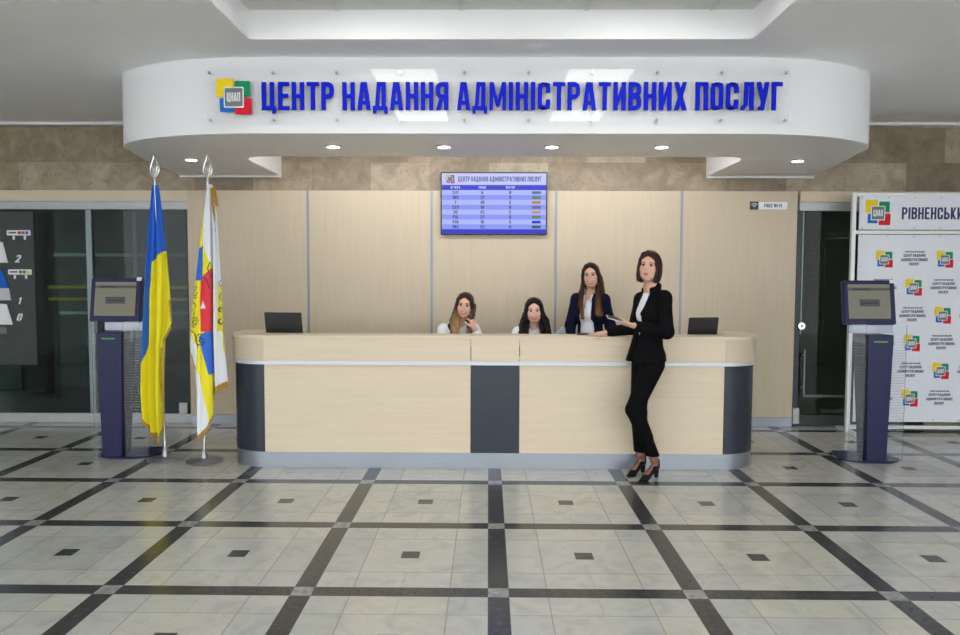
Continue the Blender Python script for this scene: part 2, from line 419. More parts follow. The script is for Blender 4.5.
# maple cladding of the back wall, five panels with grey profiles between
PX = [-3.171, -1.900, -.600, .702, 2.012, 3.244]
ZT = 2.474
for a, b_ in zip(PX[:-1], PX[1:]):
    x0 = a+(0.0 if a == PX[0] else .012); x1 = b_-(0.032 if b_ == PX[-1] else .012)
    o = boxo('wall_panel', x0, x1, YW-.03, YW+.12, .1, ZT, M['maple_v'], bev=.002); struct(o)
for k, x in enumerate(PX[1:-1]):
    struct(boxo('trim_%d' % (k+3), x-.012, x+.012, YW-.034, YW+.02, .1, ZT, M['strip']))
struct(boxo('baseboard_back', PX[0]+.002, PX[-1]-.035, YW-.04, YW+.05, 0, .1, M['silver'], bev=.003))
struct(boxo('trim_7', -9, PX[0], YW-.02, YW+.06, 2.36, ZT, M['maple_h'], bev=.002))
struct(boxo('trim_8', PX[-1], 6.5, YW-.02, YW+.06, 2.366, ZT, M['maple_h'], bev=.002))
struct(boxo('trim_9', -9, PX[0], YW-.01, YW+.06, 2.274, 2.36, M['alu'], bev=.004))
struct(boxo('trim_10', PX[-1], 6.5, YW-.01, YW+.06, 2.274, 2.366, M['alu'], bev=.004))

# glazed wall on the left
w = thing('window_1', None, None, (0, 0, 0)); struct(w)
GX0, GX1 = -9, PX[0]
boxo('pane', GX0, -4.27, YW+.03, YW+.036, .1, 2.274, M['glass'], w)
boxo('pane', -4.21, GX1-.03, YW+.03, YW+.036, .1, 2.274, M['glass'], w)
f = MB(); f.box(GX0, -3.0-.17, YW+.0, YW+.06, 0.0, .1); f.build('window_frame', M['alu'], w, bev=.004)
boxo('mullion', -4.27, -4.21, YW+.005, YW+.06, .1, 2.274, M['frost'], w, bev=.003)
boxo('mullion', GX1-.03, GX1-.001, YW+.005, YW+.06, .1, 2.274, M['pillard'], w, bev=.003)
boxo('window_lock', GX1-.14, GX1-.05, YW-.004, YW+.03, .1, .22, M['alu'], w, bev=.004)

# door on the right
d = thing('door_1', None, None, (0, 0, 0)); struct(d)
DX0, DX1 = PX[-1], 4.62
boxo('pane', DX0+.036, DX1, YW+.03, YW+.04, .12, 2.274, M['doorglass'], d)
boxo('door_frame', DX0-.03, DX0+.035, YW-.002, YW+.06, 0.0, 2.274, M['charcoal'], d, bev=.003)
boxo('door_stile', DX0+.04, DX0+.055, YW+.0, YW+.05, 0.98, 2.274, M['frost'], d, bev=.003)
m_ = MB(); m_.box(DX0+.036, DX1, YW+.01, YW+.05, .012, .12); m_.build('door_rail', M['pillard'], d, bev=.003)
boxo('door_rail', DX0+.1, DX1, YW+.022, YW+.029, .31, .335, M['pillar'], d)
l = MB(); l.tube([(DX0+.05, YW+.03, 1.07), (DX0+.05, YW-.02, 1.07)], .034, n=24); l.build('door_lock', M['chrome'], d)
l = MB(); l.tube([(DX0+.05, YW-.018, 1.07), (DX0+.05, YW-.026, 1.07)], .017, n=4); l.build('keyhole', M['black'], d)
l = MB(); l.tube([(DX0+.085, YW-.03, .35), (DX0+.085, YW-.03, .82)], .009, n=12)
l.tube([(DX0+.085, YW-.03, .42), (DX0+.085, YW+.03, .42)], .006); l.tube([(DX0+.085, YW-.03, .76), (DX0+.085, YW+.03, .76)], .006)
l.build('door_handle', M['frost'], d)
boxo('door_hinge', DX0-.02, DX0+.05, YW-.02, YW+.01, .03, .2, M['alu'], d, bev=.004)
struct(boxo('wall_door_side', 4.62, 9, YW, YW+.12, 0, 2.274, M['maple_v']))

# dark hall beyond the glazing
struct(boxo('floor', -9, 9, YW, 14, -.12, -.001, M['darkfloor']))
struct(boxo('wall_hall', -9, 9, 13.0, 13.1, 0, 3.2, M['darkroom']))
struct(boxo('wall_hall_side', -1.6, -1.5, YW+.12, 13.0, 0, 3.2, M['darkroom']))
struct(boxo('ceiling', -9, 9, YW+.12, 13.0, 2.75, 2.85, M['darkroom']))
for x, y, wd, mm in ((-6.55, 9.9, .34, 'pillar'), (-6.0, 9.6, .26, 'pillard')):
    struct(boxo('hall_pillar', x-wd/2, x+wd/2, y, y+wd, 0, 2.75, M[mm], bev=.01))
# far inner glazing bars and yellow rails
g = MB()
for x in (-7.3, -5.9, -4.55, -3.2, -1.9): g.box(x-.03, x+.03, 12.2, 12.26, 0, 2.75)
for z in (.95, 1.92): g.box(-9, -1.6, 12.2, 12.26, z-.025, z+.025)
o = g.build('hall_glazing_bars', M['frost']); struct(o)
rl = thing('barrier_rail', 'two yellow barrier bars seen through the left glass wall', 'barrier', (-4.9, 9.2, 0))
for z in (1.43, 1.28):
    boxo('yellow_bar', -.65, 1.2, -.03, .03, z-.017, z+.017, M['yrail'], rl)
for x in (-.6, 1.15): boxo('post', x-.025, x+.025, .031, .08, 0, 1.46, M['pillar'], rl)
# signs stuck on the left glass: numerals and cards
GS = YW+.0295
SM = MB; wt = M['white']
st = thing('glass_sticker', 'white numerals 2, 1, 0 and slanted cards stuck on the far left glass', 'stickers', (0, 0, 0))
q = MB(); q.box(-5.30, -4.84, GS-.004, GS, .62, 2.25); q.build('dark_film', mat('dark_grey_green_film', (.035, .045, .042), .5, var=.1), st)
for ch, x, z, h in (('2', -5.045, 1.715, .08), ('1', -5.03, 1.27, .07), ('0', -5.05, 1.09, .08)):
    q = MB(); write(q, ch, x, z, h, GS-.012, GS-.004, wt, slant=.25, sx=1.35); q.build('numeral', wt, st)
for z, cs in ((2.0, ('re', 'gy', 'bl')), (1.585, ('gr', 'gr', 'ye'))):
    q = MB(); q.box(-5.12, -4.87, GS-.012, GS-.004, z, z+.055, wt)
    for k, cc in enumerate(cs): q.box(-5.0+k*.04, -4.97+k*.04, GS-.016, GS-.012, z+.012, z+.044, M[cc])
    q.box(-5.10, -5.02, GS-.016, GS-.012, z+.02, z+.036, M['ink'])
    q.box(-5.06, -5.04, GS-.012, GS-.004, z-.045, z-.005, wt); q.box(-4.94, -4.92, GS-.012, GS-.004, z-.045, z-.005, wt)
    q.build('header_card', None, st)
for pl in ([([(-5.6, 1.71), (-5.12, 1.71), (-5.17, 1.93), (-5.6, 1.95)], 'white')],
           [([(-5.6, 1.31), (-5.10, 1.31), (-5.12, 1.44), (-5.6, 1.44)], 'lg'), ([(-5.6, 1.441), (-5.12, 1.441), (-5.18, 1.63), (-5.6, 1.65)], 'bl')],
           [([(-5.6, 1.05), (-5.09, 1.05), (-5.15, 1.27), (-5.6, 1.29)], 'white'), ([(-5.6, .95), (-5.16, .95), (-5.16, 1.02), (-5.6, 1.02)], 'gy')]):
    q = MB()
    for pp, mm in pl: q.prism(pp, (GS-.012, GS-.0041), 'y', M[mm])
    q.build('card', None, st)

# ------------------------------------------------------------------ bulkhead over the counter
def ellq(cx, cy, a, b_, a0, a1, n=16):
    return [(cx+a*math.cos(math.radians(a0+(a1-a0)*k/n)), cy+b_*math.sin(math.radians(a0+(a1-a0)*k/n))) for k in range(n+1)]
SZ = 2.628
front = [(-3.25, YW), (-3.1, 6.6)]+ellq(-1.70, 6.22, 1.33, .77, 180, 270, 22)+ellq(1.83, 6.22, 1.275, .77, 270, 360, 22)+[(3.18, 6.6), (3.36, YW)]
notch = [(2.265, YW), (2.265, 6.75)]+arcp(2.065, 6.7, .2, 0, -90, 4)+[(-1.98, 6.5)]+arcp(-1.98, 6.7, .2, -90, -180, 5)+[(-2.18, YW)]
def inset(path, t):
    out = []; n = len(path)
    for k in range(n):
        d_ = (Vector(path[min(k+1, n-1)])-Vector(path[max(k-1, 0)])).normalized()
        out.append(tuple(Vector(path[k])+Vector((-d_.y, d_.x))*t))
    return out
sf = MB(); sf.prism(inset(front, .0305)+notch, (SZ+.0005, SZ+.03), 'z')
o = sf.build('ceiling_bulkhead_soffit', M['fascia']); struct(o)
def band(mb, path, t, z0, z1, m=None, smooth=True, side=1):
    """thin wall of thickness t along an open 2D path; side=+1 thickness to the left of travel"""
    L = []; n = len(path)
    for k in range(n):
        a = Vector(path[max(k-1, 0)]); c_ = Vector(path[min(k+1, n-1)]); d_ = (c_-a).normalized()
        L.append(Vector(path[k])+Vector((-d_.y, d_.x))*t*side)
    i = mb.mi(m); V = mb.bm.verts.new; rows = []
    for k in range(n):
        p, q = path[k], L[k]
        rows.append((V((p[0], p[1], z0)), V((p[0], p[1], z1)), V((q[0], q[1], z1)), V((q[0], q[1], z0))))
    for k in range(n-1):
        a, b2 = rows[k], rows[k+1]
        for j in range(4):
            f_ = mb.bm.faces.new((a[j], a[(j+1) % 4], b2[(j+1) % 4], b2[j])); f_.material_index = i
            if smooth and j in (0, 2): f_.smooth = True
    for r_ in (rows[0], rows[-1][::-1]):
        f_ = mb.bm.faces.new(r_); f_.material_index = i
b = MB(); band(b, front, .03, SZ+.0, CZ, side=1)
o = b.build('ceiling_bulkhead_fascia', M['fascia']); struct(o)
b = MB(); band(b, notch, .03, SZ+.0305, CZ, side=1); struct(b.build('ceiling_bulkhead_riser', M['fascia']))
struct(boxo('trim_11', -3.24, -2.18, YW-.045, YW-.002, SZ-.02, SZ, M['fascia'], bev=.004))
struct(boxo('trim_12', 2.265, 3.37, YW-.045, YW-.002, SZ-.02, SZ, M['fascia'], bev=.004))

# downlights
DL = [(-2.69, 6.66), (-1.26, 5.985), (-.363, 5.985), (.505, 5.985), (1.39, 5.985), (2.77, 6.68)]
dl_lab = ['round recessed downlight in the soffit nearest the left flags', 'round recessed downlight under the first letters of the sign, second from left',
          'round recessed downlight above the left edge of the wall screen', 'round recessed downlight above the right edge of the wall screen',
          'round recessed downlight over the standing visitor at the counter', 'round recessed downlight at the far right end of the soffit']
for (x, y), lb in zip(DL, dl_lab):
    t = thing('downlight', lb, 'ceiling light', (x, y, SZ), group='downlights in the sign soffit')
    MB().lathe([(.058, -.008), (.066, -.006), (.068, 0)], (0, 0, 0), n=28).build('trim_ring', M['chrome'], t)
    MB().lathe([(.001, -.0125), (.048, -.011), (.05, -.0082)], (0, 0, 0), n=28).build('lens', M['down'], t)
    ld = bpy.data.lights.new('downlight_beam', 'SPOT'); ld.energy = 11; ld.spot_size = 2.0; ld.spot_blend = .8; ld.shadow_soft_size = .05
    lo = bpy.data.objects.new('downlight_beam', ld); COL.objects.link(lo); lo.parent = t; lo.location = (0, 0, -.03)
# unseen fill light, added to brighten the stone through the notch
cl_ = bpy.data.lights.new('notch_fill_light', 'AREA'); cl_.shape = 'RECTANGLE'; cl_.size = 4.0; cl_.size_y = .1; cl_.energy = 22
cl = bpy.data.objects.new('notch_fill_light', cl_); COL.objects.link(cl); cl.location = (.05, 6.62, 2.75); cl.rotation_euler = (math.radians(75), 0, 0)
# tray ceiling luminaires (seen as reflections in the acrylic sign)
for y in (4.28, 2.6, .9):
    for x in (-.745, .965):
        t = thing('ceiling_light', 'square luminaire in the ceiling tray, mirrored in the acrylic sign', 'ceiling light', (x, y, TZ-.0085), group='square luminaires of the ceiling tray')
        boxo('diffuser', -.28, .28, -.28, .28, -.012, -.004, M['panel'], t)
        fr = MB()
        fr.box(-.3, .3, -.3, -.28, -.014, 0); fr.box(-.3, .3, .28, .3, -.014, 0); fr.box(-.3, -.28, -.28, .28, -.014, 0); fr.box(.28, .3, -.28, .28, -.014, 0)
        fr.build('frame', M['white'], t)
t = thing('smoke_detector', 'small round white detector on the ceiling above the sign', 'smoke detector', (.32, 5.22, CZ))
MB().lathe([(.066, 0), (.066, -.004), (.055, -.009), (.001, -.01)], n=28).build('housing', M['paint'], t)

# ------------------------------------------------------------------ big sign
FY = 5.45
sg = thing('wall_sign', 'long clear acrylic sign with blue Cyrillic lettering above the reception counter', 'sign', (0, FY, 0))
SY0 = -.045
boxo('acrylic_sheet', -2.07, 2.18, SY0, SY0+.006, 2.68, 3.09, M['acrylic'], sg)
so = None
for i in range(10):
    x = -2.04+i*(4.185/9)
    for z in (2.715, 3.055):
        if so is None:
            so = MB().tube([(0, -.012, 0), (0, -.006, 0), (0, -.006, 0), (0, .044, 0)], [.010, .012, .008, .008], n=14).build('standoff', M['chrome'], sg); c_ = so
        else:
            c_ = so.copy(); COL.objects.link(c_); c_.parent = sg
        c_.location = (x, SY0, z)
TXT = 'ЦЕНТР НАДАННЯ АДМІНІСТРАТИВНИХ ПОСЛУГ'
Hc = .2; x = -1.655; sx = (2.112-x)/text_w(TXT, Hc)
for ch in TXT:
    polys, wd = glyph(ch)
    if ch != ' ':
        q = MB()
        for j, p in enumerate(polys): q.prism([(x+a*Hc*sx, 2.785+bb*Hc) for a, bb in p], (SY0-.014-j*4e-5, SY0-.0005), 'y', M['blue'])
        q.build('letter', None, sg)
    x += (wd+.095)*Hc*sx
q = MB(); logo(q, -1.862, 2.88, .252, SY0-.001, .006); q.build('logo', None, sg)

# ------------------------------------------------------------------ television
tv = thing('wall_television', 'flat queue screen in black frame on the maple wall under the sign', 'television', (.052, YW-.03, 2.338))
boxo('casing', -.553, .553, -.06, -.03, -.327, .322, M['black'], tv, bev=.006)
boxo('wall_bracket', -.2, .2, -.0299, 0, -.15, .15, M['black'], tv)
e_bg = emis('screen_pale_blue', s2l(170, 182, 250), .85); e_b2 = emis('screen_mid_blue', s2l(135, 148, 240), .85)
e_hd = emis('screen_header', s2l(185, 192, 245), .85); e_db = emis('screen_deep_blue', s2l(10, 25, 205), .8)
e_tx = emis('screen_text', s2l(25, 25, 70), .5); e_wt = emis('screen_white', s2l(215, 225, 255), .7); e_tb = emis('screen_title', s2l(20, 30, 150), .6)
ec = {k: emis('screen_'+k, c_, .6) for k, c_ in dict(grey=s2l(110, 115, 150), green=s2l(75, 150, 90), orange=s2l(225, 140, 40), peach=s2l(225, 165, 105), blue=s2l(10, 20, 240), dgreen=s2l(10, 100, 40), red=s2l(210, 20, 50), yellow=s2l(220, 200, 40)).items()}
q = MB(); Y0s = -.0612
x0, x1, zt, zb = -.54, .54, .308, -.312
rowh = .0505
q.box(x0, x1, Y0s, -.0605, zt-.12, zt, e_hd); q.box(x0, x1, Y0s, -.0605, zt-.172, zt-.12, e_db)
for k in range(8): q.box(x0, x1, Y0s, -.0605, zt-.172-rowh*(k+1), zt-.172-rowh*k, e_bg if k % 2 == 0 else e_b2)
q.box(x0, x1, Y0s, -.0605, zb, zt-.172-rowh*8, e_db)
sc_ = q.build('screen', None, tv)
q = MB()
write(q, 'ЦЕНТР НАДАННЯ АДМІНІСТРАТИВНИХ ПОСЛУГ', -.37, zt-.085, .052, Y0s-.001, Y0s, e_tb, sx=1.0*(.86/text_w('ЦЕНТР НАДАННЯ АДМІНІСТРАТИВНИХ ПОСЛУГ', .052)))
for tx, xx in (('№ ЧЕКА', -.4), ('МІСЦЕ', -.12), ('СЕКТОР', .17)): write(q, tx, xx, zt-.158, .026, Y0s-.001, Y0s, e_wt, center=True, sx=1.2)
rows = [('231', '6', 'B', 'grey'), ('189', '21', 'D', 'green'), ('7', '30', 'E', 'orange'), ('229', '10', 'B', 'grey'), ('20', '35', 'E', 'peach'), ('156', '25', 'D', 'green'), ('336', '16', 'C', 'blue'), ('184', '22', 'D', 'dgreen')]
for k, (a, b_, c_, cc) in enumerate(rows):
    z = zt-.172-rowh*(k+1)+.01
    for tx, xx in ((a, -.4), (b_, -.12), (c_, .17)): write(q, tx, xx, z-.001, .033, Y0s-.001, Y0s, e_tx, center=True, sx=1.35)
    q.box(.395, .485, Y0s-.001, Y0s, z, z+.028, ec[cc])
em = dict(M); em['ye'] = ec['yellow']; em['gr'] = ec['dgreen']; em['bl'] = ec['blue']; em['re'] = ec['red']; em['gy'] = ec['grey']; em['white'] = e_wt
logo(q, -.455, zt-.06, .09, Y0s, .0004, em, False)
q.build('screen_text', None, sc_)

# ------------------------------------------------------------------ wi-fi sign
wf = thing('wifi_sign', 'small FREE WI-FI plate with dark signal symbol on the right maple panel', 'sign', (2.91, YW-.031, 2.324))
boxo('symbol_plate', -.193, -.108, -.006, 0, -.041, .041, M['charcoal'], wf)
boxo('text_plate', -.104, .195, -.006, 0, -.038, .038, M['white'], wf)
q = MB()
for r_, t_ in ((.014, .01), (.03, .008), (.046, .008)):
    for p in ribbon(arcp(-.15, -.022, r_, 45, 135, 8), t_): q.prism(p, (-.008, -.006), 'y', M['lg'])
q.build('signal_symbol', None, wf)
q = MB(); write(q, 'FREE WI-FI', .045, -.018, .038, -.008, -.006, M['ink'], center=True, sx=1.15); q.build('text', None, wf)

# ------------------------------------------------------------------ press wall banner
BX0, BX1, BY = 3.66, 6.1, 7.45
bn = thing('press_wall', 'white logo banner wall on a pale frame behind the right kiosk', 'banner', (0, BY, 0))
fr = MB()
for x in (BX0, BX1): fr.box(x-.02, x+.02, -.02, .02, .0, 2.43)
for z in (.06, 2.035, 2.41): fr.box(BX0, BX1, -.018, .018, z-.018, z+.018)
for x in (BX0+.02, BX1-.02): fr.box(x-.03, x+.03, -.2, .22, 0, .03)
fr.build('frame', M['wframe'], bn, bev=.003)
bw = mat('banner_white_vinyl', (.74, .76, .82), .4, var=.01, scale=2)
hp = boxo('header_panel', BX0+.045, BX1-.03, -.03, -.019, 2.06, 2.395, bw, bn)
bp_ = boxo('body_panel', BX0+.045, BX1-.03, -.03, -.019, .12, 2.01, bw, bn)
bo = MB()
x = BX0+.07
while x < BX1-.05:
    for z in (2.38, 2.075, 1.99, .14): bo.tube([(x, -.036, z), (x, -.03, z)], .007, n=8)
    x += .26
for k in range(1, 6): bo.tube([(BX0+.07, -.036, .14+k*.31), (BX0+.07, -.03, .14+k*.31)], .007, n=8)
bo.build('screw_heads', M['alu'], bp_)
q = MB(); logo(q, 3.885, 2.228, .245, -.030, .0012, txt=True); q.build('logo', None, hp)
q = MB(); write(q, 'РІВНЕНСЬКИЙ МІСЬКИЙ', 4.125, 2.163, .12, -.032, -.03, M['inkb'], sx=1.0*(.605/text_w('РІВНЕНСЬКИ', .12))); q.build('text', None, hp)
for j in range(7):
    for i in range(8):
        x = 3.965+i*.301; z = 1.765-j*.281
        if x > BX1-.12 or z < .15: continue
        q = MB()
        if (i+j) % 2 == 0: logo(q, x, z, .165, -.030, .001, txt=True); q.build('logo', None, bp_)
        else:
            write(q, 'РІВНЕНСЬКИЙ МІСЬКИЙ', x, z+.068, .015, -.0312, -.03, M['inkb'], center=True, sx=1.35)
            write(q, 'ЦЕНТР НАДАННЯ', x, z+.025, .028, -.0312, -.03, M['inkb'], center=True, sx=1.15)
            write(q, 'АДМІНІСТРАТИВНИХ', x, z-.018, .028, -.0312, -.03, M['inkb'], center=True, sx=1.15)
            write(q, 'ПОСЛУГ', x, z-.061, .028, -.0312, -.03, M['inkb'], center=True, sx=1.15)
            q.build('text', None, bp_)

# ------------------------------------------------------------------ reception counter
rcx = thing('reception_counter', 'long maple reception counter with charcoal rounded ends and silver kickplate', 'reception counter', (0, 0, 0))
CL, CR, CF, RR, CB = -2.19, 2.275, 5.94, .35, 6.56
def seg(off, part):
    """outline inset by off. part: 'l' left return+curve, 'm' straight front, 'r' right"""
    l_ = [(CL+off, CB), (CL+off, CF+RR)]+arcp(CL+RR, CF+RR, RR-off, 180, 270, 12)
    r_ = arcp(CR-RR, CF+RR, RR-off, 270, 360, 12)+[(CR-off, CF+RR), (CR-off, CB)]
    if part == 'l': return l_[1:]
    if part == 'r': return r_[:-1]
    if part == 'lr': return [(CL+off, CB), (CL+off, CF+RR)]
    if part == 'rr': return [(CR-off, CF+RR), (CR-off, CB)]
    if part == 'all': return l_+r_
    return [(CL+RR, CF+off), (CR-RR, CF+off)]
TOP = 1.096
b = MB(); band(b, seg(.0, 'all'), .26, TOP-.028, TOP); b.build('countertop', M['maple_h'], rcx, bev=.002)
g = .002
for nm, pth in (('l', seg(.004, 'l')), ('r', seg(.004, 'r'))):
    b = MB(); band(b, pth, .03, .8865, TOP-.0285); b.build('curved_band', M['maple_v'], rcx)
    b = MB(); band(b, seg(.022, nm), .03, .13, .8565); b.build('curved_panel', M['charcoal'], rcx)
for nm in ('lr', 'rr'):
    b = MB(); band(b, seg(.004, nm), .03, .8865, TOP-.0285); b.build('side_band', M['maple_h'], rcx)
    b = MB(); band(b, seg(.022, nm), .03, .13, .8565); b.build('side_panel', M['maple_h'], rcx)
for x0, x1 in ((CL+RR+g, -.145), (-.139, .252), (.258, CR-RR-g)):
    boxo('front_band', x0, x1, CF+.004, CF+.034, .8865, TOP-.0285, M['maple_h'], rcx)
b = MB(); band(b, seg(.0, 'all'), .04, .857, .886); b.build('silver_trim', M['line'], rcx)
for x0, x1 in ((CL+RR+g, -.145), (.256, CR-RR-g)):
    boxo('front_panel', x0, x1, CF+.022, CF+.052, .13, .8565, M['maple_h'], rcx)
boxo('centre_panel', -.143, .254, CF+.018, CF+.05, .13, .8565, M['charcoal'], rcx)
b = MB(); band(b, seg(.025, 'all'), .03, 0, .13); b.build('kickplate', M['silver'], rcx)
boxo('transaction_shelf', CL+.27, CR-.27, CF+.2, CF+.55, .99, 1.02, M['maple_h'], rcx)
boxo('work_desk', CL+.27, CR-.27, CF+.2, CF+.85, .715, .745, M['maple_h'], rcx)
for x in (-.75, .95): boxo('divider', x-.012, x+.012, CF+.08, CF+.55, .0, .99, M['maple_v'], rcx)

# ------------------------------------------------------------------ laptops
def laptop(loc, rz, w, h, label):
    t = thing('laptop', label, 'laptop', loc, rz, 'laptops open on the counter')
    boxo('keyboard_base', -w/2, w/2, 0, w*.66, 0, .016, M['black'], t, bev=.004)
    b = MB(); b.box(-w/2, w/2, -.008, 0, 0, h, bev=.003)
    o = b.build('screen_lid', M['black'], t); o.location = (0, 0, .016); o.rotation_euler = (math.radians(10), 0, 0)
    b = MB(); b.tube([(-w*.35, 0, .014), (w*.35, 0, .014)], .007); b.build('hinge', M['charcoal'], t)
    return t
laptop((-1.755, 6.29, 1.0205), math.radians(-8), .335, .235, 'open black laptop at the left end of the counter, larger of the two laptops')
laptop((1.825, 6.29, 1.0205), math.radians(14), .28, .205, 'open black laptop at the right end of the counter behind the standing visitor')
# grey tilted document holder next to the second seated clerk
t = thing('document_holder', 'slanted grey document holder on the counter between seated and standing clerks', 'document holder', (.505, 6.42, 1.0205))
b = MB(); b.prism([(-.03, 0), (.15, 0), (.162, .118), (.148, .124)], (-.006, .006), 'y'); b.build('plate', mat('grey_blue_plastic', (.22, .28, .33), .35, var=.03), t)
b = MB(); b.box(.135, .15, .007, .09, 0, .10); b.box(-.02, .15, .007, .1, 0, .006); b.build('stand', M['black'], t)
t = thing('card_reader', 'small black box on the counter in front of the standing clerk', 'card reader', (.80, 6.12, TOP))
boxo('body', -.06, .06, -.03, .03, .0, .012, M['black'], t, bev=.003)
boxo('keypad', -.04, .02, -.02, .02, .0121, .015, M['charcoal'], t)

# ------------------------------------------------------------------ kiosks
def kiosk(x, y, cx, label):
    rz = 0
    t = thing('information_kiosk', label, 'kiosk', (x, y, 0), rz, 'navy touch screen kiosks')
    b = MB(); b.prism([(-.26, .02), (-.23, -.02), (-.1, -.1), (.13, -.1), (.23, -.02), (.26, .02), (.2, .3), (-.2, .3)], (0, .018)); b.build('base', M['navy'], t, bev=.003)
    # tapered column
    b = MB()
    lo = [(-.085, -.09), (.085, -.09), (.085, .07), (-.085, .07)]; hi = [(-.108, -.10), (.108, -.10), (.108, .17), (-.108, .17)]
    va = [b.bm.verts.new((p[0]+cx, p[1], .018)) for p in lo]; vb = [b.bm.verts.new((p[0]+cx, p[1], 1.095)) for p in hi]
    b.bm.faces.new(va[::-1]); b.bm.faces.new(vb)
    for k in range(4): b.bm.faces.new((va[k], va[(k+1) % 4], vb[(k+1) % 4], vb[k]))
    col = b.build('column', M['navy'], t, bev=.004)
    boxo('slot', cx-.06, cx+.055, -.104, -.099, 1.035, 1.045, mat('green_led', (.05, .35, .03), .4), col)
    b = MB(); b.box(-.235, cx-.110, -.075, -.069, .02, 1.19); b.build('striped_side_sheet', M['stripe_acrylic'], t); b = MB(); b.box(cx+.110, .235, -.075, -.069, .02, 1.19); b.build('striped_side_sheet', M['stripe_acrylic'], t)
    b = MB(); b.box(-.19, .19, .06, .075, 1.1, 1.2); b.box(-.05, .05, .06, .075, 1.0, 1.1); b.build('head_support', M['silver'], t)
    h = thing('screen_head', None, None, (-.055, .02, 1.365), 0); h.parent = t; h.rotation_euler = (math.radians(-9), 0, 0)
    b = MB(); b.box(-.22, .22, -.03, .025, -.19, .19, bev=.008); b.build('bezel', M['navy'], h)
    s_ = kscreen
    q = MB(); q.box(-.18, .175, -.0325, -.0302, -.14, .155, s_['bg']); q.box(-.18, .175, -.033, -.0326, .10, .125, s_['band']); q.box(-.085, .085, -.033, -.0326, -.035, .025, s_['btn'])
    q.box(-.14, .0, -.0331, -.0328, .107, .117, s_['dk']); q.box(-.07, .07, -.0331, -.0328, -.012, -.002, s_['dk'])
    q.build('screen', None, h)
    boxo('white_sticker', .178, .22, -.0345, -.0302, .165, .195, M['white'], h)
    return t
kscreen = dict(bg=emis('kiosk_screen_beige', s2l(158, 156, 140), .42), band=emis('kiosk_band', s2l(110, 112, 108), .4), btn=emis('kiosk_button', s2l(98, 100, 105), .4), dk=emis('kiosk_text', s2l(70, 70, 75), .35))
for v in kscreen.values(): v.node_tree.nodes['Principled BSDF'].inputs['Roughness'].default_value = .12
kiosk(-3.165, 6.3, -.075, 'navy touch screen kiosk left of the flags in front of the glass wall')
kiosk(3.305, 6.3, .005, 'navy touch screen kiosk on the right in front of the white banner')

# ------------------------------------------------------------------ flags
def cloth_mat(name):
    m, nt, b = newmat(name)
    at_ = nt.nodes.new('ShaderNodeAttribute'); at_.attribute_name = 'dye'
    nt.links.new(at_.outputs['Color'], b.inputs['Base Color']); b.inputs['Roughness'].default_value = .6
    b.inputs['Sheen Weight'].default_value = .2
    return m
M['disc'] = mat('dark_polished_steel', (.26, .26, .27), .3, .6, var=.05)
M['palesilver'] = mat('pale_polished_silver', (.62, .62, .60), .25, .6, var=.02)
M['cloth'] = cloth_mat('dyed_satin')
M['gold'] = mat('gold_fringe', (.42, .24, .03), .6, var=.35, scale=120, bump=.6)
def interp(pts, n):
    """resample polyline of (x,z,y) to n by z-length, smoothed"""
    P = np.array(pts, float); d = np.r_[0, np.cumsum(np.hypot(np.diff(P[:, 0]), np.diff(P[:, 1])))]
    t = np.linspace(0, d[-1], n)
    return np.stack([np.interp(t, d, P[:, k]) for k in range(3)], 1)
def smooth1(a, it=6):
    for _ in range(it): a[1:-1] = (a[:-2]+2*a[1:-1]+a[2:])/4
    return a
def drape(guides, nrow, ncol, colour, name, parent, ripple):
    G = np.array([smooth1(interp(g, nrow), 8) for g in guides])     # (k, nrow, 3)
    k = len(guides); s = np.linspace(0, k-1, ncol)
    i = np.minimum(s.astype(int), k-2); f = (s-i)[:, None, None]
    f2 = f*f*(3-2*f)
    P = G[i]*(1-f)+G[i+1]*f
    P[:, :, 2] = (G[i]*(1-f2)+G[i+1]*f2)[:, :, 2]
    rr = np.linspace(0, 1, nrow)[None, :]
    P[:, :, 2] += ripple*np.sin(s[:, None]*PI*1.6+rr*2.2)*np.minimum(1, rr*3)
    V = [(P[a, b, 0], P[a, b, 2], P[a, b, 1]) for a in range(ncol) for b in range(nrow)]
    F = [(a*nrow+b, a*nrow+b+1, (a+1)*nrow+b+1, (a+1)*nrow+b) for a in range(ncol-1) for b in range(nrow-1)]
    me = bpy.data.meshes.new(name); me.from_pydata(V, [], F)
    at_ = me.color_attributes.new('dye', 'FLOAT_COLOR', 'POINT')
    buf = np.ones((len(V), 4), np.float32)
    for a in range(ncol):
        for b in range(nrow): buf[a*nrow+b, :3] = colour(s[a]/(k-1), P[a, b, 0], P[a, b, 1])
    at_.data.foreach_set('color', buf.ravel())
    me.materials.append(M['cloth'])
    for p in me.polygons: p.use_smooth = True
    o = bpy.data.objects.new(name, me); COL.objects.link(o); o.parent = parent
    md = o.modifiers.new('Solidify', 'SOLIDIFY'); md.thickness = .0025
    return o, P
def fringe(line, out, wdt, name, parent):
    """strip of gold threads hanging from a polyline; line: list of (x,y,z), out: 2-vector (x,z)"""
    b = MB(); L = [Vector(p) for p in line]
    T = sum((L[i+1]-L[i]).length for i in range(len(L)-1)); n = int(T/.006); acc = 0; j = 0
    for q in range(n):
        d = T*q/n
        while j < len(L)-2 and d > acc+(L[j+1]-L[j]).length: acc += (L[j+1]-L[j]).length; j += 1
        e = (L[j+1]-L[j]); p = L[j]+e*((d-acc)/max(e.length, 1e-6))
        w_ = wdt*random.uniform(.85, 1.1); jx = random.uniform(-.004, .004)
        b.tube([p, p+Vector((out[0]*w_+jx, random.uniform(-.004, .004), out[1]*w_))], [.0042, .0034], n=5)
    return b.build(name, M['gold'], parent)
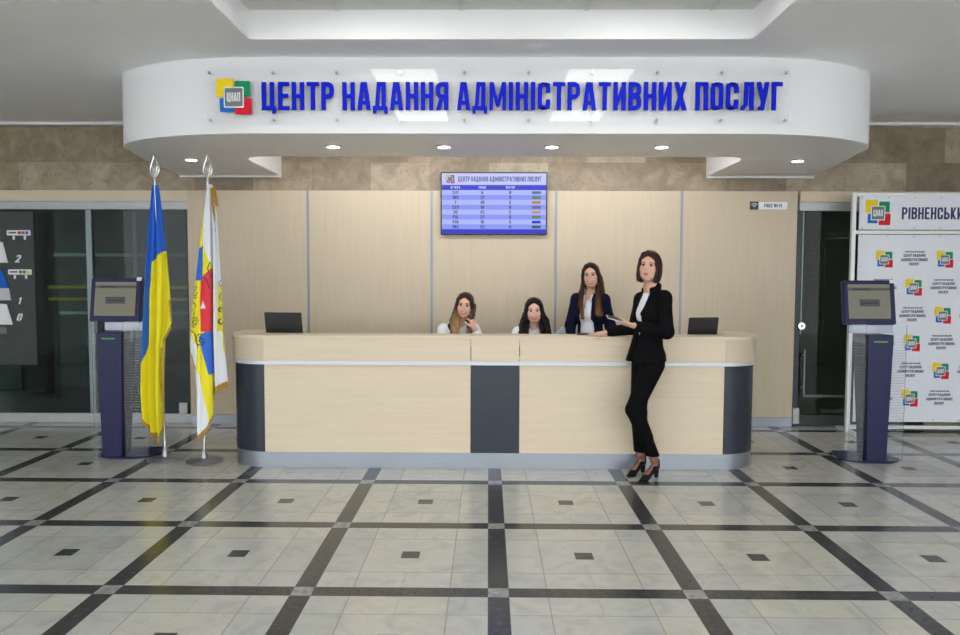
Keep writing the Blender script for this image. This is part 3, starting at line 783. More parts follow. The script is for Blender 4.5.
def flagpole(x, y, label, top, lean):
    t = thing('flag_stand', label, 'flag', (x, y, 0), 0)
    MB().lathe([(.001, 0), (.15, 0), (.153, .006), (.145, .012), (.05, .02), (.03, .028), (.024, .09), (.018, .1), (.001, .101)], n=48).build('base', M['disc'], t)
    b = MB(); b.tube([(0, 0, .02), (lean*.5, 0, 1.2), (lean, 0, top-.19)], .0115, n=16); b.build('pole', M['palesilver'], t)
    # openwork spear finial
    f = MB(); zt = top-.19
    f.tube([(lean, 0, zt-.02), (lean, 0, zt+.03)], [.016, .010], n=14)
    out = [(0, 0), (.028, .03), (.037, .062), (.028, .105), (.008, .16), (0, .185)]
    full = [(lean+x_, 0, zt+.02+z_) for x_, z_ in out]+[(lean-x_, 0, zt+.02+z_) for x_, z_ in out[::-1][1:]]
    f.tube(full, .009, n=8)
    for sgn in (-1, 1):
        f.tube([(lean, 0, zt+.03), (lean+sgn*.014, 0, zt+.06), (lean+sgn*.018, 0, zt+.115)], .0055, n=6)
        f.tube([(lean+sgn*.024, 0, zt+.05), (lean, 0, zt+.075), (lean, 0, zt+.12)], .0055, n=6)
    f.build('finial', M['palesilver'], t)
    return t
def cm(px, py, ox, k=.00846):     # drape drawing grid -> metres round the pole (k metres per grid step)
    return ((px-ox)*k, 2.34-(py-184)*k*.985)
def guides(rows, ox, k=.00846):
    out = []
    for dep, pts in rows:
        n = len(pts)
        out.append([(*cm(px, py, ox, k), dep*min(1, .15+1.3*i/(n-1))) for i, (px, py) in enumerate(pts)])
    return out
BLUE = (.01, .13, .62); YEL = (.80, .72, .0); WHT = (.74, .76, .80); RED = (.70, .015, .03); BLK = (.03, .03, .03); OLV = (.62, .52, .0)
# --- state flag, blue over yellow
px0 = 167
sh1 = lambda py: 6-3*(py-184)/270
wid1 = lambda a: a if a < 156 else a+(a-156)*.2
f1 = flagpole(-2.775, 6.2, 'blue and yellow national flag with gold fringe on a chrome floor stand', 2.575, -.04)
R1 = [(-.03, [(153.5, 184), (150, 225), (146, 290), (143, 350), (141.5, 395), (142, 414)]),
      (-.09, [(154, 184), (151.5, 230), (148.5, 290), (146, 350), (145, 395), (147, 423)]),
      (-.02, [(154.7, 184), (153.3, 230), (151, 290), (149.5, 350), (149, 400), (151, 430)]),
      (-.10, [(155.4, 184), (155.5, 230), (154.5, 290), (154, 350), (153.5, 400), (155.5, 434)]),
      (-.04, [(156.3, 184), (158, 230), (158, 290), (157, 350), (156.5, 400), (158, 437)]),
      (-.12, [(157, 184), (160, 230), (162, 290), (161.5, 345), (160.5, 400), (162, 441)]),
      (-.05, [(158, 184), (162, 225), (165, 280), (165.5, 330), (163.5, 380), (163, 428)]),
      (-.14, [(159, 184), (163.5, 220), (168, 270), (169.5, 300), (168.5, 325), (166.5, 342)]),
      (-.08, [(159.7, 184), (164, 215), (169, 265), (172, 300), (173, 322)])]
R1 = [(d_, [(wid1(a)+sh1(b_), b_) for a, b_ in p]) for d_, p in R1]
xs_ = np.array([141, 145, 148, 150, 151, 153, 155.5, 159, 164, 174]); ys_ = np.array([372, 364, 354, 345, 292, 275, 262, 257, 252, 250])
def c1(s, x, z):
    py = (2.34-z)/(.00846*.985)+184; px = x/.00846+px0-sh1(py)
    return BLUE if py < np.interp(px, xs_, ys_) else YEL
o, P = drape(guides(R1, px0), 360, 150, c1, 'flag_cloth', f1, .010)
fringe([(P[a, -1, 0], P[a, -1, 2], P[a, -1, 1]) for a in range(0, 150, 3)], (.0, -1), .035, 'fringe', f1)
fringe([(P[-1, b, 0], P[-1, b, 2], P[-1, b, 1]) for b in range(300, 360, 4)], (-.5, -.8), .02, 'fringe', f1)

# --- city flag, white with yellow, blue and red
px0b = 204
sh2 = lambda py: 5.5-4.5*(py-184)/270
f2 = flagpole(-2.42, 6.15, 'white flag with red, yellow and blue emblem on a chrome floor stand', 2.567, .072)
R2 = [(-.03, [(206.5, 184), (202, 225), (197, 270), (192, 310), (190, 345)]),
      (-.07, [(207, 184), (203, 225), (199, 270), (195, 320), (194, 356)]),
      (-.09, [(207.3, 184), (204, 225), (201, 270), (198.5, 320), (198.5, 366)]),
      (-.105, [(207.6, 184), (205, 225), (203, 280), (201, 350), (201.5, 436)]),
      (-.11, [(208, 184), (206.5, 225), (205.5, 280), (204.5, 350), (206, 432)]),
      (-.115, [(208.5, 184), (208.5, 225), (208.5, 280), (208.5, 350), (211, 426)]),
      (-.09, [(209, 184), (210.5, 225), (212.5, 280), (213, 340), (214.5, 415)]),
      (-.01, [(209.5, 184), (211, 225), (212.7, 280), (213.2, 340), (214.5, 388)]),
      (-.12, [(210, 184), (213.5, 225), (215.5, 280), (216.5, 330), (218, 386)]),
      (-.07, [(210.5, 184), (215.5, 225), (218.5, 280), (221, 330), (223, 382)]),
      (-.13, [(211.5, 184), (217, 215), (221.5, 280), (224, 330), (228, 380)])]
R2 = [(d_, [((a if a < 209 else a+(a-209)*.22)+sh2(b_), b_) for a, b_ in p]) for d_, p in R2]
def seglist(paths):
    out = []
    for p in paths:
        for a, b_ in zip(p[:-1], p[1:]): out.append((*a, *b_))
    return np.array(out)
def circ(cx, cy, r, a0, a1, n=10): return [(cx+r*math.cos(math.radians(a0+(a1-a0)*k/n)), cy+r*math.sin(math.radians(a0+(a1-a0)*k/n))) for k in range(n+1)]
SCR = seglist([circ(197, 292, 3, 0, 300), circ(197, 292, 5.6, 60, 300), circ(197.5, 322, 2.6, 0, 320), circ(197.5, 322, 5, 90, 340), circ(205.5, 340, 2.4, 0, 330), circ(204.5, 339, 5.4, 30, 280),
               [(192, 300), (199, 305), (196, 314)], [(191, 330), (198, 333), (202, 346)], [(205, 262), (209, 257), (212, 262), (210, 268), (213, 276)], [(206, 276), (210, 280), (212, 288)], [(191, 312), (195, 309)],
               circ(223.5, 283, 2.6, 40, 330), circ(224.5, 296, 3.2, 0, 290), circ(223.5, 309, 2.6, 60, 360), circ(224, 321, 3, 0, 250)])
def c2(s, x, z):
    py = (2.34-z)/(.00846*.985)+184; px = x/.00846+px0b-sh2(py)
    def near(w):
        ax, ay, bx, by = SCR.T; dx, dy = bx-ax, by-ay
        t = np.clip(((px-ax)*dx+(py-ay)*dy)/(dx*dx+dy*dy), 0, 1)
        return np.min(np.hypot(px-ax-t*dx, py-ay-t*dy)) < w
    if s > .66:   # right outer fold: white with part of the scroll at the edge
        if s > .83 and 272 < py < 330:
            if near(.55): return BLK
            return YEL if py > 281+(px-216)*.5 and px > 220.5 else WHT
        return YEL if (s > .93 and 330 < py < 352) else WHT
    # main fold
    if py > 320 and px < 200.5: return WHT if py > 333+(px-190)*1.2 else (BLK if near(.6) else YEL)
    if py < 213+(208-px)*0: return WHT
    edge = 204.3+(py-215)*.03
    if py < 246+(204-px)*.6: return YEL if px < edge and py > 214 else WHT
    if py < 280 and px < 205.2: return BLUE
    if py < 262 and px >= 205.2: return WHT if px > 206+(py-246)*.35 else YEL
    if near(.55): return BLK
    if 268+(213-px)*1.1 < py < 331 and px > 203.5+abs(py-300)*.02: 
        if (abs(px-206.5) < (py-299)*.28 and 299 < py < 308): return WHT
        return RED
    if 331 < py < 374 and px > 203+(py-338)*.26 and px > 209-(py-331)*1.2: return BLUE
    if py > 372 and px < 203+(py-375)*.22: return WHT
    return YEL
o, P = drape(guides(R2, px0b), 420, 260, c2, 'flag_cloth', f2, .005)
ks = 260/10
fringe([(P[a, -1, 0], P[a, -1, 2], P[a, -1, 1]) for a in range(0, int(2*ks), 3)], (.25, -1), .035, 'fringe', f2)
fringe([(P[a, -1, 0], P[a, -1, 2], P[a, -1, 1]) for a in range(int(3*ks), int(6*ks), 3)], (.1, -1), .04, 'fringe', f2)
fringe([(P[a, -1, 0], P[a, -1, 2], P[a, -1, 1]) for a in range(int(7*ks), 260, 3)], (.1, -1), .05, 'fringe', f2)
a7 = int(7.2*ks)
fringe([(P[a7, b, 0]+.012, P[a7, b, 2]-.03, P[a7, b, 1]) for b in range(8, 210, 4)], (.9, -.35), .025, 'fringe', f2)
fringe([(P[-1, b, 0], P[-1, b, 2], P[-1, b, 1]) for b in range(4, 50, 4)], (.9, -.35), .03, 'fringe', f2)

# ================================================================== PEOPLE
class Frame:
    def __init__(s, o, yaw=0, pitch=0, roll=0, R=None):
        """local axes: x = person's left, y = forward, z = up. yaw 0 faces the camera side (-Y)"""
        s.o = Vector(o)
        if R is None:
            R = Matrix.Rotation(yaw, 3, 'Z') @ Matrix.Rotation(PI, 3, 'Z') @ Matrix.Rotation(pitch, 3, 'X') @ Matrix.Rotation(roll, 3, 'Y')
            # after the half turn local +x points to world -x; the person's left (world +x) is local -x
        s.R = R
    def w(s, p): return s.o + s.R @ Vector(p)
    def sub(s, o, **k): return Frame(s.w(o), R=s.R @ Frame((0, 0, 0), **k).R)
class Field:
    def __init__(s, lo, hi, h=.005):
        s.h = h; s.lo = np.array(lo, float); n = np.ceil((np.array(hi)-s.lo)/h).astype(int)+1
        s.n = n; s.D = np.full(n, 1.0, np.float32)
        s.ax = [s.lo[i]+h*np.arange(n[i]) for i in range(3)]
    def _blk(s, lo, hi, pad):
        a = np.maximum(0, np.floor((np.array(lo)-pad-s.lo)/s.h).astype(int)); b = np.minimum(s.n, np.ceil((np.array(hi)+pad-s.lo)/s.h).astype(int)+1)
        if (b <= a).any(): return None
        sl = tuple(slice(a[i], b[i]) for i in range(3))
        X = s.ax[0][sl[0]].astype(np.float32)[:, None, None]; Y = s.ax[1][sl[1]].astype(np.float32)[None, :, None]; Z = s.ax[2][sl[2]].astype(np.float32)[None, None, :]
        return sl, X, Y, Z
    def put(s, d, sl, k, op):
        D = s.D[sl]
        if op == 'u':
            if k > 0:
                h_ = np.maximum(k-np.abs(D-d), 0)/k; s.D[sl] = np.minimum(D, d)-h_*h_*k*.25
            else: s.D[sl] = np.minimum(D, d)
        elif op == 's':
            d = -d
            if k > 0:
                h_ = np.maximum(k-np.abs(D-d), 0)/k; s.D[sl] = np.maximum(D, d)+h_*h_*k*.25
            else: s.D[sl] = np.maximum(D, d)
    def cap(s, a, b, ra, rb=None, k=.02, flat=None, op='u'):
        """tapered capsule; flat=(world axis, factor>1 thinner along it)"""
        rb = ra if rb is None else rb
        a = np.array(a, float); b = np.array(b, float); R = max(ra, rb)
        bl = s._blk(np.minimum(a, b)-R, np.maximum(a, b)+R, k+3*s.h)
        if bl is None: return s
        sl, X, Y, Z = bl; v = b-a; L = max(float(v@v), 1e-9)
        t = np.clip(((X-a[0])*v[0]+(Y-a[1])*v[1]+(Z-a[2])*v[2])/L, 0, 1)
        qx, qy, qz = X-a[0]-t*v[0], Y-a[1]-t*v[1], Z-a[2]-t*v[2]
        d2 = qx*qx+qy*qy+qz*qz
        if flat is not None:
            n = np.array(flat[0], float); n /= np.linalg.norm(n); f = flat[1]
            d2 = d2+(f*f-1)*(qx*n[0]+qy*n[1]+qz*n[2])**2
        s.put((np.sqrt(d2)-(ra+(rb-ra)*t)).astype(np.float32), sl, k, op); return s
    def ell(s, c, r, fr=None, k=.02, op='u'):
        r = np.array(r, float); R = r.max(); c = np.array(c, float)
        bl = s._blk(c-R, c+R, k+3*s.h)
        if bl is None: return s
        sl, X, Y, Z = bl; X = X-c[0]; Y = Y-c[1]; Z = Z-c[2]
        M3 = np.array(fr.R if fr else np.eye(3), float)     # columns: local axes
        l = [X*M3[0, i]+Y*M3[1, i]+Z*M3[2, i] for i in range(3)]
        k0 = np.sqrt(sum((l[i]/r[i])**2 for i in range(3))); k1 = np.sqrt(sum((l[i]/r[i]**2)**2 for i in range(3)))+1e-6
        s.put((k0*(k0-1)/k1).astype(np.float32), sl, k, op); return s
    def half(s, p, n, lo=None, hi=None):
        """keep the side opposite n"""
        bl = s._blk(lo if lo is not None else s.lo, hi if hi is not None else s.lo+s.h*s.n, 0)
        if bl is None: return s
        sl, X, Y, Z = bl; n = np.array(n, float); n /= np.linalg.norm(n)
        s.D[sl] = np.maximum(s.D[sl], ((X-p[0])*n[0]+(Y-p[1])*n[1]+(Z-p[2])*n[2]).astype(np.float32)); return s
    def cutfn(s, fn, lo=None, hi=None):
        """remove where fn(X,Y,Z) < 0"""
        bl = s._blk(lo if lo is not None else s.lo, hi if hi is not None else s.lo+s.h*s.n, 0)
        sl, X, Y, Z = bl; s.D[sl] = np.maximum(s.D[sl], -fn(X, Y, Z).astype(np.float32)); return s
    def mesh(s, name, m, parent, relax=2):
        D = s.D.copy(); D[[0, -1]] = 1; D[:, [0, -1]] = 1; D[:, :, [0, -1]] = 1
        I = (D < 0); n = D.shape
        c = np.zeros(tuple(q-1 for q in n), np.int8)
        for i in (0, 1):
            for j in (0, 1):
                for k in (0, 1): c += I[i:n[0]-1+i, j:n[1]-1+j, k:n[2]-1+k]
        act = np.argwhere((c > 0) & (c < 8)); idx = np.full(c.shape, -1, np.int32); idx[tuple(act.T)] = np.arange(len(act))
        acc = np.zeros((len(act), 3)); cnt = np.zeros(len(act))
        for ax in range(3):
            o1, o2 = [q for q in range(3) if q != ax]
            for u in (0, 1):
                for v in (0, 1):
                    a = act.copy(); a[:, o1] += u; a[:, o2] += v; b = a.copy(); b[:, ax] += 1
                    da = D[tuple(a.T)]; db = D[tuple(b.T)]; cr = (da < 0) != (db < 0)
                    t = np.where(cr, da/np.where(da-db == 0, 1, da-db), 0)
                    p = (a-0.0); p[:, ax] = p[:, ax]+t
                    acc += p*cr[:, None]; cnt += cr
        V = acc/np.maximum(cnt, 1)[:, None]*s.h+s.lo
        F = []
        for ax in range(3):
            o1, o2 = [(1, 2), (2, 0), (0, 1)][ax]
            sl0 = [slice(0, -1)]*3; sl1 = [slice(0, -1)]*3; sl1[ax] = slice(1, None)
            A = I[tuple(slice(0, n[q]-1) if q == ax else slice(0, n[q]) for q in range(3))]; B = I[tuple(slice(1, n[q]) if q == ax else slice(0, n[q]) for q in range(3))]
            e = np.argwhere(A != B); fl = A[tuple(e.T)]
            q = []
            for du, dv in ((0, 0), (-1, 0), (-1, -1), (0, -1)):
                g = e.copy(); g[:, o1] += du; g[:, o2] += dv; q.append(idx[tuple(g.T)])
            q = np.stack(q, 1); q[~fl] = q[~fl][:, ::-1]; F.append(q)
        F = np.concatenate(F); F = F[(F >= 0).all(1)]
        # light relaxation
        if relax:
            E_ = np.concatenate([F[:, [0, 1]], F[:, [1, 2]], F[:, [2, 3]], F[:, [3, 0]]])
            for _ in range(relax):
                A = np.zeros_like(V); N = np.zeros(len(V))
                np.add.at(A, E_[:, 0], V[E_[:, 1]]); np.add.at(A, E_[:, 1], V[E_[:, 0]]); np.add.at(N, E_[:, 0], 1); np.add.at(N, E_[:, 1], 1)
                V = V*.5+A/np.maximum(N, 1)[:, None]*.5
        me = bpy.data.meshes.new(name); me.from_pydata(V.tolist(), [], F.tolist()); me.materials.append(m)
        me.polygons.foreach_set('use_smooth', [True]*len(me.polygons))
        o = bpy.data.objects.new(name, me); COL.objects.link(o)
        if parent is not None: o.parent = parent; o.matrix_parent_inverse = Matrix.Translation(-Vector(parent.location)) 
        return o

def skin_mat(name, c):
    m, nt, b = newmat(name)
    b.inputs['Base Color'].default_value = rgb(c); b.inputs['Roughness'].default_value = .5
    b.inputs['Subsurface Weight'].default_value = .12; b.inputs['Subsurface Radius'].default_value = (.01, .004, .002)
    b.inputs['Specular IOR Level'].default_value = .35
    return m
def hair_mat(name, top, tip=None, z0=1.2, z1=1.4, rough=.42):
    m, nt, b = newmat(name); L = nt.links.new
    tc = nt.nodes.new('ShaderNodeTexCoord'); mp = nt.nodes.new('ShaderNodeMapping'); mp.inputs['Scale'].default_value = (55, 55, 3.5); L(tc.outputs['Object'], mp.inputs[0])
    no = nt.nodes.new('ShaderNodeTexNoise'); no.inputs['Scale'].default_value = 2.2; no.inputs['Detail'].default_value = 5; L(mp.outputs[0], no.inputs[0])
    r = nt.nodes.new('ShaderNodeValToRGB'); r.color_ramp.elements[0].position = .3; r.color_ramp.elements[1].position = .72
    r.color_ramp.elements[0].color = (.55, .55, .55, 1); r.color_ramp.elements[1].color = (1.5, 1.45, 1.4, 1); L(no.outputs['Fac'], r.inputs[0])
    mx = nt.nodes.new('ShaderNodeMix'); mx.data_type = 'RGBA'; mx.blend_type = 'MULTIPLY'; mx.inputs[0].default_value = 1
    if tip:
        sp = nt.nodes.new('ShaderNodeSeparateXYZ'); L(tc.outputs['Object'], sp.inputs[0])
        r2 = nt.nodes.new('ShaderNodeMapRange'); r2.inputs[1].default_value = z0; r2.inputs[2].default_value = z1; L(sp.outputs[2], r2.inputs[0])
        m2 = nt.nodes.new('ShaderNodeMix'); m2.data_type = 'RGBA'; L(r2.outputs[0], m2.inputs[0]); m2.inputs[6].default_value = rgb(tip); m2.inputs[7].default_value = rgb(top); L(m2.outputs[2], mx.inputs[6])
    else: mx.inputs[6].default_value = rgb(top)
    L(r.outputs[0], mx.inputs[7]); L(mx.outputs[2], b.inputs['Base Color']); b.inputs['Roughness'].default_value = .5; b.inputs['Specular IOR Level'].default_value = .18
    bp = nt.nodes.new('ShaderNodeBump'); bp.inputs['Strength'].default_value = .7; bp.inputs['Distance'].default_value = .004; L(no.outputs['Fac'], bp.inputs['Height']); L(bp.outputs[0], b.inputs['Normal'])
    return m
M['skin_a'] = skin_mat('skin_light', (.70, .44, .35)); M['skin_b'] = skin_mat('skin_warm', (.66, .39, .29))
M['ankle'] = skin_mat('skin_stocking', (.25, .12, .085))
M['lip'] = mat('lips_rose', (.42, .11, .10), .35, var=.03); M['lipr'] = mat('lips_red', (.42, .04, .05), .35, var=.03)
M['teeth'] = mat('teeth', (.85, .82, .76), .3, var=.02)
M['eye'] = mat('eye_white', (.42, .38, .35), .4, var=.02); M['iris'] = mat('iris_brown', (.035, .018, .010), .2, var=.1)
M['brow'] = mat('eyebrow_brown', (.045, .022, .014), .7, var=.2, scale=200)
M['lash'] = mat('lash_dark', (.012, .008, .008), .6, var=.1)
M['suit'] = mat('black_suiting', (.0035, .0036, .0045), .85, var=.25, scale=90, bump=.15, spec=.1)
M['trouser'] = mat('black_trouser_cloth', (.003, .003, .0036), .85, var=.2, scale=90, bump=.15, spec=.1)
M['navycloth'] = mat('navy_suiting', (.0045, .006, .022), .85, var=.25, scale=90, bump=.15, spec=.12)
M['blouse'] = mat('white_blouse', (.74, .76, .80), .6, var=.05, scale=30, bump=.25)
M['patent'] = mat('black_suede', (.003, .003, .0035), .5, var=.2, scale=60, spec=.25)
M['glossblk'] = mat('black_handset', (.012, .014, .018), .3, var=.1)

def head(f, H, smile=0.0, k=.012):
    """adds head and neck top into field f, H = Frame at the head centre"""
    w = H.w
    f.ell(w((0, -.018, .028)), (.073, .092, .084), H, .02)
    f.ell(w((0, .022, -.030)), (.062, .062, .080), H, .03)
    f.ell(w((0, .045, -.085)), (.030, .032, .026), H, .03)
    for s_ in (-1, 1):
        f.ell(w((s_*.034, .052, -.026)), (.024, .022, .026), H, .02)      # cheek
        f.ell(w((s_*.040, .012, -.066)), (.020, .032, .024), H, .025)     # jaw
    f.ell(w((0, .066, .036)), (.05, .018, .026), H, .02)                # forehead/brow
    for s_ in (-1, 1):
        f.ell(w((s_*.030, .094, .006)), (.017, .014, .010), H, .010, 's')   # socket
    f.cap(w((0, .078, .012)), w((0, .097, -.026)), .0065, .0095, .010)      # nose
    for s_ in (-1, 1): f.ell(w((s_*.0085, .089, -.030)), (.007, .009, .006), H, .006)
    f.ell(w((0, .083, -.060)), (.024, .008, .013), H, .008)                # mouth mound
    for s_ in (-1, 1): f.ell(w((s_*.073, -.012, -.006)), (.010, .018, .030), H, .006)
def neck(f, H, base, r=.050):
    f.cap(H.w((0, -.022, -.06)), base, r*.98, r*1.06, .03)
def face_parts(H, parent, smile=False, lip='lip', squint=0):
    w = H.w; q = lambda p: tuple(w(p))
    def sphere(mb, c, r, m=None, sc=(1, 1, 1)):
        n0 = len(mb.bm.verts)
        ret = bmesh.ops.create_uvsphere(mb.bm, u_segments=16, v_segments=10, radius=1)
        i = mb.mi(m)
        for v in ret['verts']:
            v.co = w((c[0]+v.co.x*r*sc[0], c[1]+v.co.y*r*sc[1], c[2]+v.co.z*r*sc[2]))
            for f_ in v.link_faces: f_.material_index = i; f_.smooth = True
    def fin(mb, nm, m, par):
        o = mb.build(nm, m, par)
        if par is parent: o.matrix_parent_inverse = Matrix.Translation(-Vector(parent.location))
        return o
    for s_ in (-1, 1):
        e = MB(); sphere(e, (s_*.030, .0735, .005), .0125, sc=(1.1, .85, .50)); eo = fin(e, 'eye', M['eye'], parent)
        e = MB(); sphere(e, (s_*.030, .0830, .005), .0070, sc=(1.1, .4, .95)); o = fin(e, 'iris', M['iris'], eo); 
        e = MB(); e.tube([q((s_*(.017), .0795, .0095)), q((s_*.024, .0835, .0135)), q((s_*.032, .0835, .0138)), q((s_*.0435, .0765, .0095))], [.0018, .0028, .0030, .0018], n=6); fin(e, 'eyelid', M['lash'], parent)
        e = MB(); e.tube([q((s_*.014, .0870, .0235)), q((s_*.026, .0855, .0275)), q((s_*.038, .0785, .0270)), q((s_*.047, .0700, .0225))], [.0024, .0032, .0028, .0012], n=6); fin(e, 'eyebrow', M['brow'], parent)
    c = .013 if smile else .002
    wd_ = .030 if smile else .024
    ey = .0735 if smile else .078
    up = [(-wd_, ey, -.0575+c*.7), (-wd_*.5, .0885, -.0555), (0, .0915, -.0558), (wd_*.5, .0885, -.0555), (wd_, ey, -.0575+c*.7)]
    op = .0085 if smile else .0028
    lo = [(-wd_, ey, -.0575+c*.7), (-wd_*.5, .0880, -.0600-op), (0, .0905, -.0625-op), (wd_*.5, .0880, -.0600-op), (wd_, ey, -.0575+c*.7)]
    e = MB(); e.tube([q(p) for p in up], [.0016, .0036, .0034, .0036, .0016], n=8); e.tube([q(p) for p in lo], [.0016, .0044, .0050, .0044, .0016], n=8); fin(e, 'lips', M[lip], parent)
    if smile:
        e = MB(); e.tube([q((-.022, .0845, -.0562)), q((-.01, .0895, -.0590)), q((.01, .0895, -.0590)), q((.022, .0845, -.0562))], [.0015, .0036, .0036, .0015], n=8); fin(e, 'teeth', M['teeth'], parent)

def hand(f, wrist, d, n, thumb, L=.175, curl=(.15, .2, .25, .3), spread=.06, tcurl=.3, r=.0082):
    """wrist point, d finger direction, n palm normal (palm faces n), thumb direction sideways"""
    wrist = Vector(wrist); d = Vector(d).normalized(); n = Vector(n); n = (n-d*n.dot(d)).normalized()
    t = Vector(thumb); t = (t-d*t.dot(d)-n*t.dot(n)).normalized()
    P = L*.5
    for s_ in (-1.1, -.35, .35, 1.1):
        f.cap(wrist+d*.005+t*s_*.012, wrist+d*P*.93+t*s_*.0215, .0165, .0125, .012, (n, 1.35))
    lens = (.072, .082, .076, .060); offs = (1.12, .38, -.38, -1.10)
    for i, (ln, of) in enumerate(zip(lens, offs)):
        p = wrist+d*(P*.90-abs(of)*.003)+t*of*.0215
        ang = curl[i]; dd = (d+t*of*spread).normalized()
        q_ = p; rr = r*(1.0 if i < 3 else .9)
        for j, fr_ in enumerate((.44, .31, .25)):
            a = ang*(j+.6 if j else .6)
            v = (dd*math.cos(a)+n*math.sin(a)).normalized()
            e = q_+v*ln*fr_*(L/.175)*1.05
            f.cap(q_, e, rr, rr*.88, .003); q_ = e; rr *= .88
    b = wrist+d*.018+t*.016; k1 = b+(d*.55+t*.75+n*.25).normalized()*.040
    k2 = k1+(d*.85+t*.40+n*tcurl).normalized()*.030; k3 = k2+(d*.95+t*.1+n*tcurl).normalized()*.024
    f.cap(b, k1, .0150, .0105, .010); f.cap(k1, k2, .0102, .0092, .003); f.cap(k2, k3, .0092, .0075, .003)

def person(label, cat_group, loc, H, J, skin, lo, hi, h=.0045):
    t = thing('person', label, 'person', loc, 0, cat_group)
    return t

def offs(o, t): o.matrix_parent_inverse = Matrix.Translation(-Vector(t.location)); return o

def lock(f, pts, r0, r1, k=.012, flat=None):
    for i in range(len(pts)-1):
        a = i/(len(pts)-1); b = (i+1)/(len(pts)-1)
        f.cap(pts[i], pts[i+1], r0+(r1-r0)*a, r0+(r1-r0)*b, k, flat)
V = Vector
# ------------------------------------------------------------------ A: standing visitor in black suit
def visitor():
    loc = (1.28, 5.72, 0)
    t = thing('person', 'standing woman in black trouser suit with short brown bob, one hand on the counter', 'person', loc)
    yb = -math.radians(64)                # body faces left of the camera
    B = Frame((1.275, 5.73, 0), yaw=yb)
    # local frame: x = world-left side after half turn => person's left is local -x
    fwd = B.R @ V((0, 1, 0)); lf = B.R @ V((-1, 0, 0))
    H = Frame((1.243, 5.70, 1.660), yaw=-math.radians(24), pitch=math.radians(2), roll=math.radians(-4))
    shL = V((1.338, 5.605, 1.425)); shR = V((1.222, 5.870, 1.405))
    chest = V((1.262, 5.73, 1.30)); waist = V((1.252, 5.74, 1.10)); pel = V((1.250, 5.735, .95)); nb = V((1.268, 5.735, 1.505))
    elL = V((1.348, 5.54, 1.165)); wrL = V((1.095, 5.49, 1.215))
    elR = V((1.18, 5.93, 1.165)); wrR = V((.968, 5.965, 1.130))
    hipL = V((1.275, 5.66, .90)); hipR = V((1.225, 5.80, .90))
    knL = V((1.125, 5.63, .555)); knR = V((1.195, 5.80, .53)); anL = V((1.298, 5.69, .165)); anR = V((1.222, 5.83, .165))
    body = Field((.74, 5.38, 0.0), (1.56, 6.12, 1.82), .0045)
    head(body, H); neck(body, H, nb)
    fl_ = (fwd, 1.5)
    body.cap(nb+V((0, 0, -.02)), chest, .06, .10, .05, fl_); body.cap(chest, waist, .115, .085, .05, fl_); body.cap(waist, pel, .085, .105, .05, (fwd, 1.4))
    body.cap(shL, shR, .045, .045, .04)
    for s1, e1, w1 in ((shL, elL, wrL), (shR, elR, wrR)):
        body.cap(s1, e1, .042, .035, .03); body.cap(e1, w1, .036, .0235, .015)
    for hp, kn, an in ((hipL, knL, anL), (hipR, knR, anR)):
        body.cap(hp, kn, .078, .050, .03); body.cap(kn, an, .047, .029, .02); body.cap(kn+(an-kn)*.1+V((.02, 0, 0)), kn+(an-kn)*.5+V((.015, 0, 0)), .036, .03, .03)
    # feet inside pumps
    fdL = V((-.72, -.69, 0)).normalized(); fdR = V((-.70, -.71, 0)).normalized()
    toes = []
    for an, fd in ((anL, fdL), (anR, fdR)):
        heel = V((an.x, an.y, .100))-fd*.028; ball = heel+fd*.138; ball.z = .022; toe = ball+fd*.05; toe.z = .016
        body.cap(an, heel, .030, .026, .02); body.cap(heel, ball, .024, .026, .02, (V((0, 0, 1)), 1.2)); body.cap(ball, toe, .024, .014, .01, (V((0, 0, 1)), 1.4))
        toes.append((heel, ball, toe, fd))
    # hands
    hand(body, wrL, V((-.92, -.05, .22)), V((.1, .35, .9)), V((0, .8, -.3)), .165, curl=(.30, .36, .42, .5), tcurl=.6)
    hand(body, wrR, V((-.97, .10, -.10)), V((0, 0, -1)), V((-.1, -1, 0)), .165, curl=(.05, .04, .05, .08), spread=.12, tcurl=.55)
    offs(body.mesh('body', M['skin_b'], t), t)
    face_parts(H, t, False, 'lip')
    tg = Field((1.0, 5.5, .0), (1.5, 6.0, .30), .004)
    for an, kn, (heel, ball, toe, fd) in ((anL, knL, toes[0]), (anR, knR, toes[1])):
        tg.cap(kn, an, .049, .0312, .02); tg.cap(an, heel, .0322, .0278, .02); tg.cap(heel, ball, .026, .028, .02, (V((0, 0, 1)), 1.2))
    tg.half((0, 0, .28), (0, 0, 1)); offs(tg.mesh('tights', M['ankle'], t), t)
    # hair: chin length bob
    hf = Field(H.w((0, 0, 0))-V((.16, .16, .18)), H.w((0, 0, 0))+V((.16, .16, .16)), .004)
    hf.ell(H.w((0, -.022, .034)), (.084, .104, .092), H, .01)
    for s_ in (-1, 1):
        hf.ell(H.w((s_*.060, -.030, -.040)), (.036, .062, .088), H, .03)
    hf.ell(H.w((0, -.072, -.040)), (.070, .054, .085), H, .03)
    hf.ell(H.w((0, .102, -.040)), (.060, .076, .116), H, .008, 's')
    hf.ell(H.w((.006, .106, .036)), (.046, .062, .060), H, .008, 's')
    hf.cap(H.w((0, -.02, -.10)), H.w((0, -.03, -.2)), .05, .05, .01, op='s')
    for s_ in (-1, 1):        # side-parted curtain falling to the chin
        for k in range(3):
            lock(hf, [H.w((.010+s_*.006*k, .046-.022*k, .112)), H.w((.010*(1-k*.3)+s_*(.036+.006*k), .060-.022*k, .092)), H.w((s_*(.063+.004*k), .053-.022*k, .045)), H.w((s_*(.071+.004*k), .042-.02*k, -.01)), H.w((s_*(.070+.005*k), .040-.018*k, -.065)), H.w((s_*(.062+.006*k), .044-.018*k, -.108))], .011, .015, .010)
    hb = M['hair_a'] = hair_mat('dark_auburn_hair', (.030, .010, .008))
    offs(hf.mesh('hair', hb, t), t)
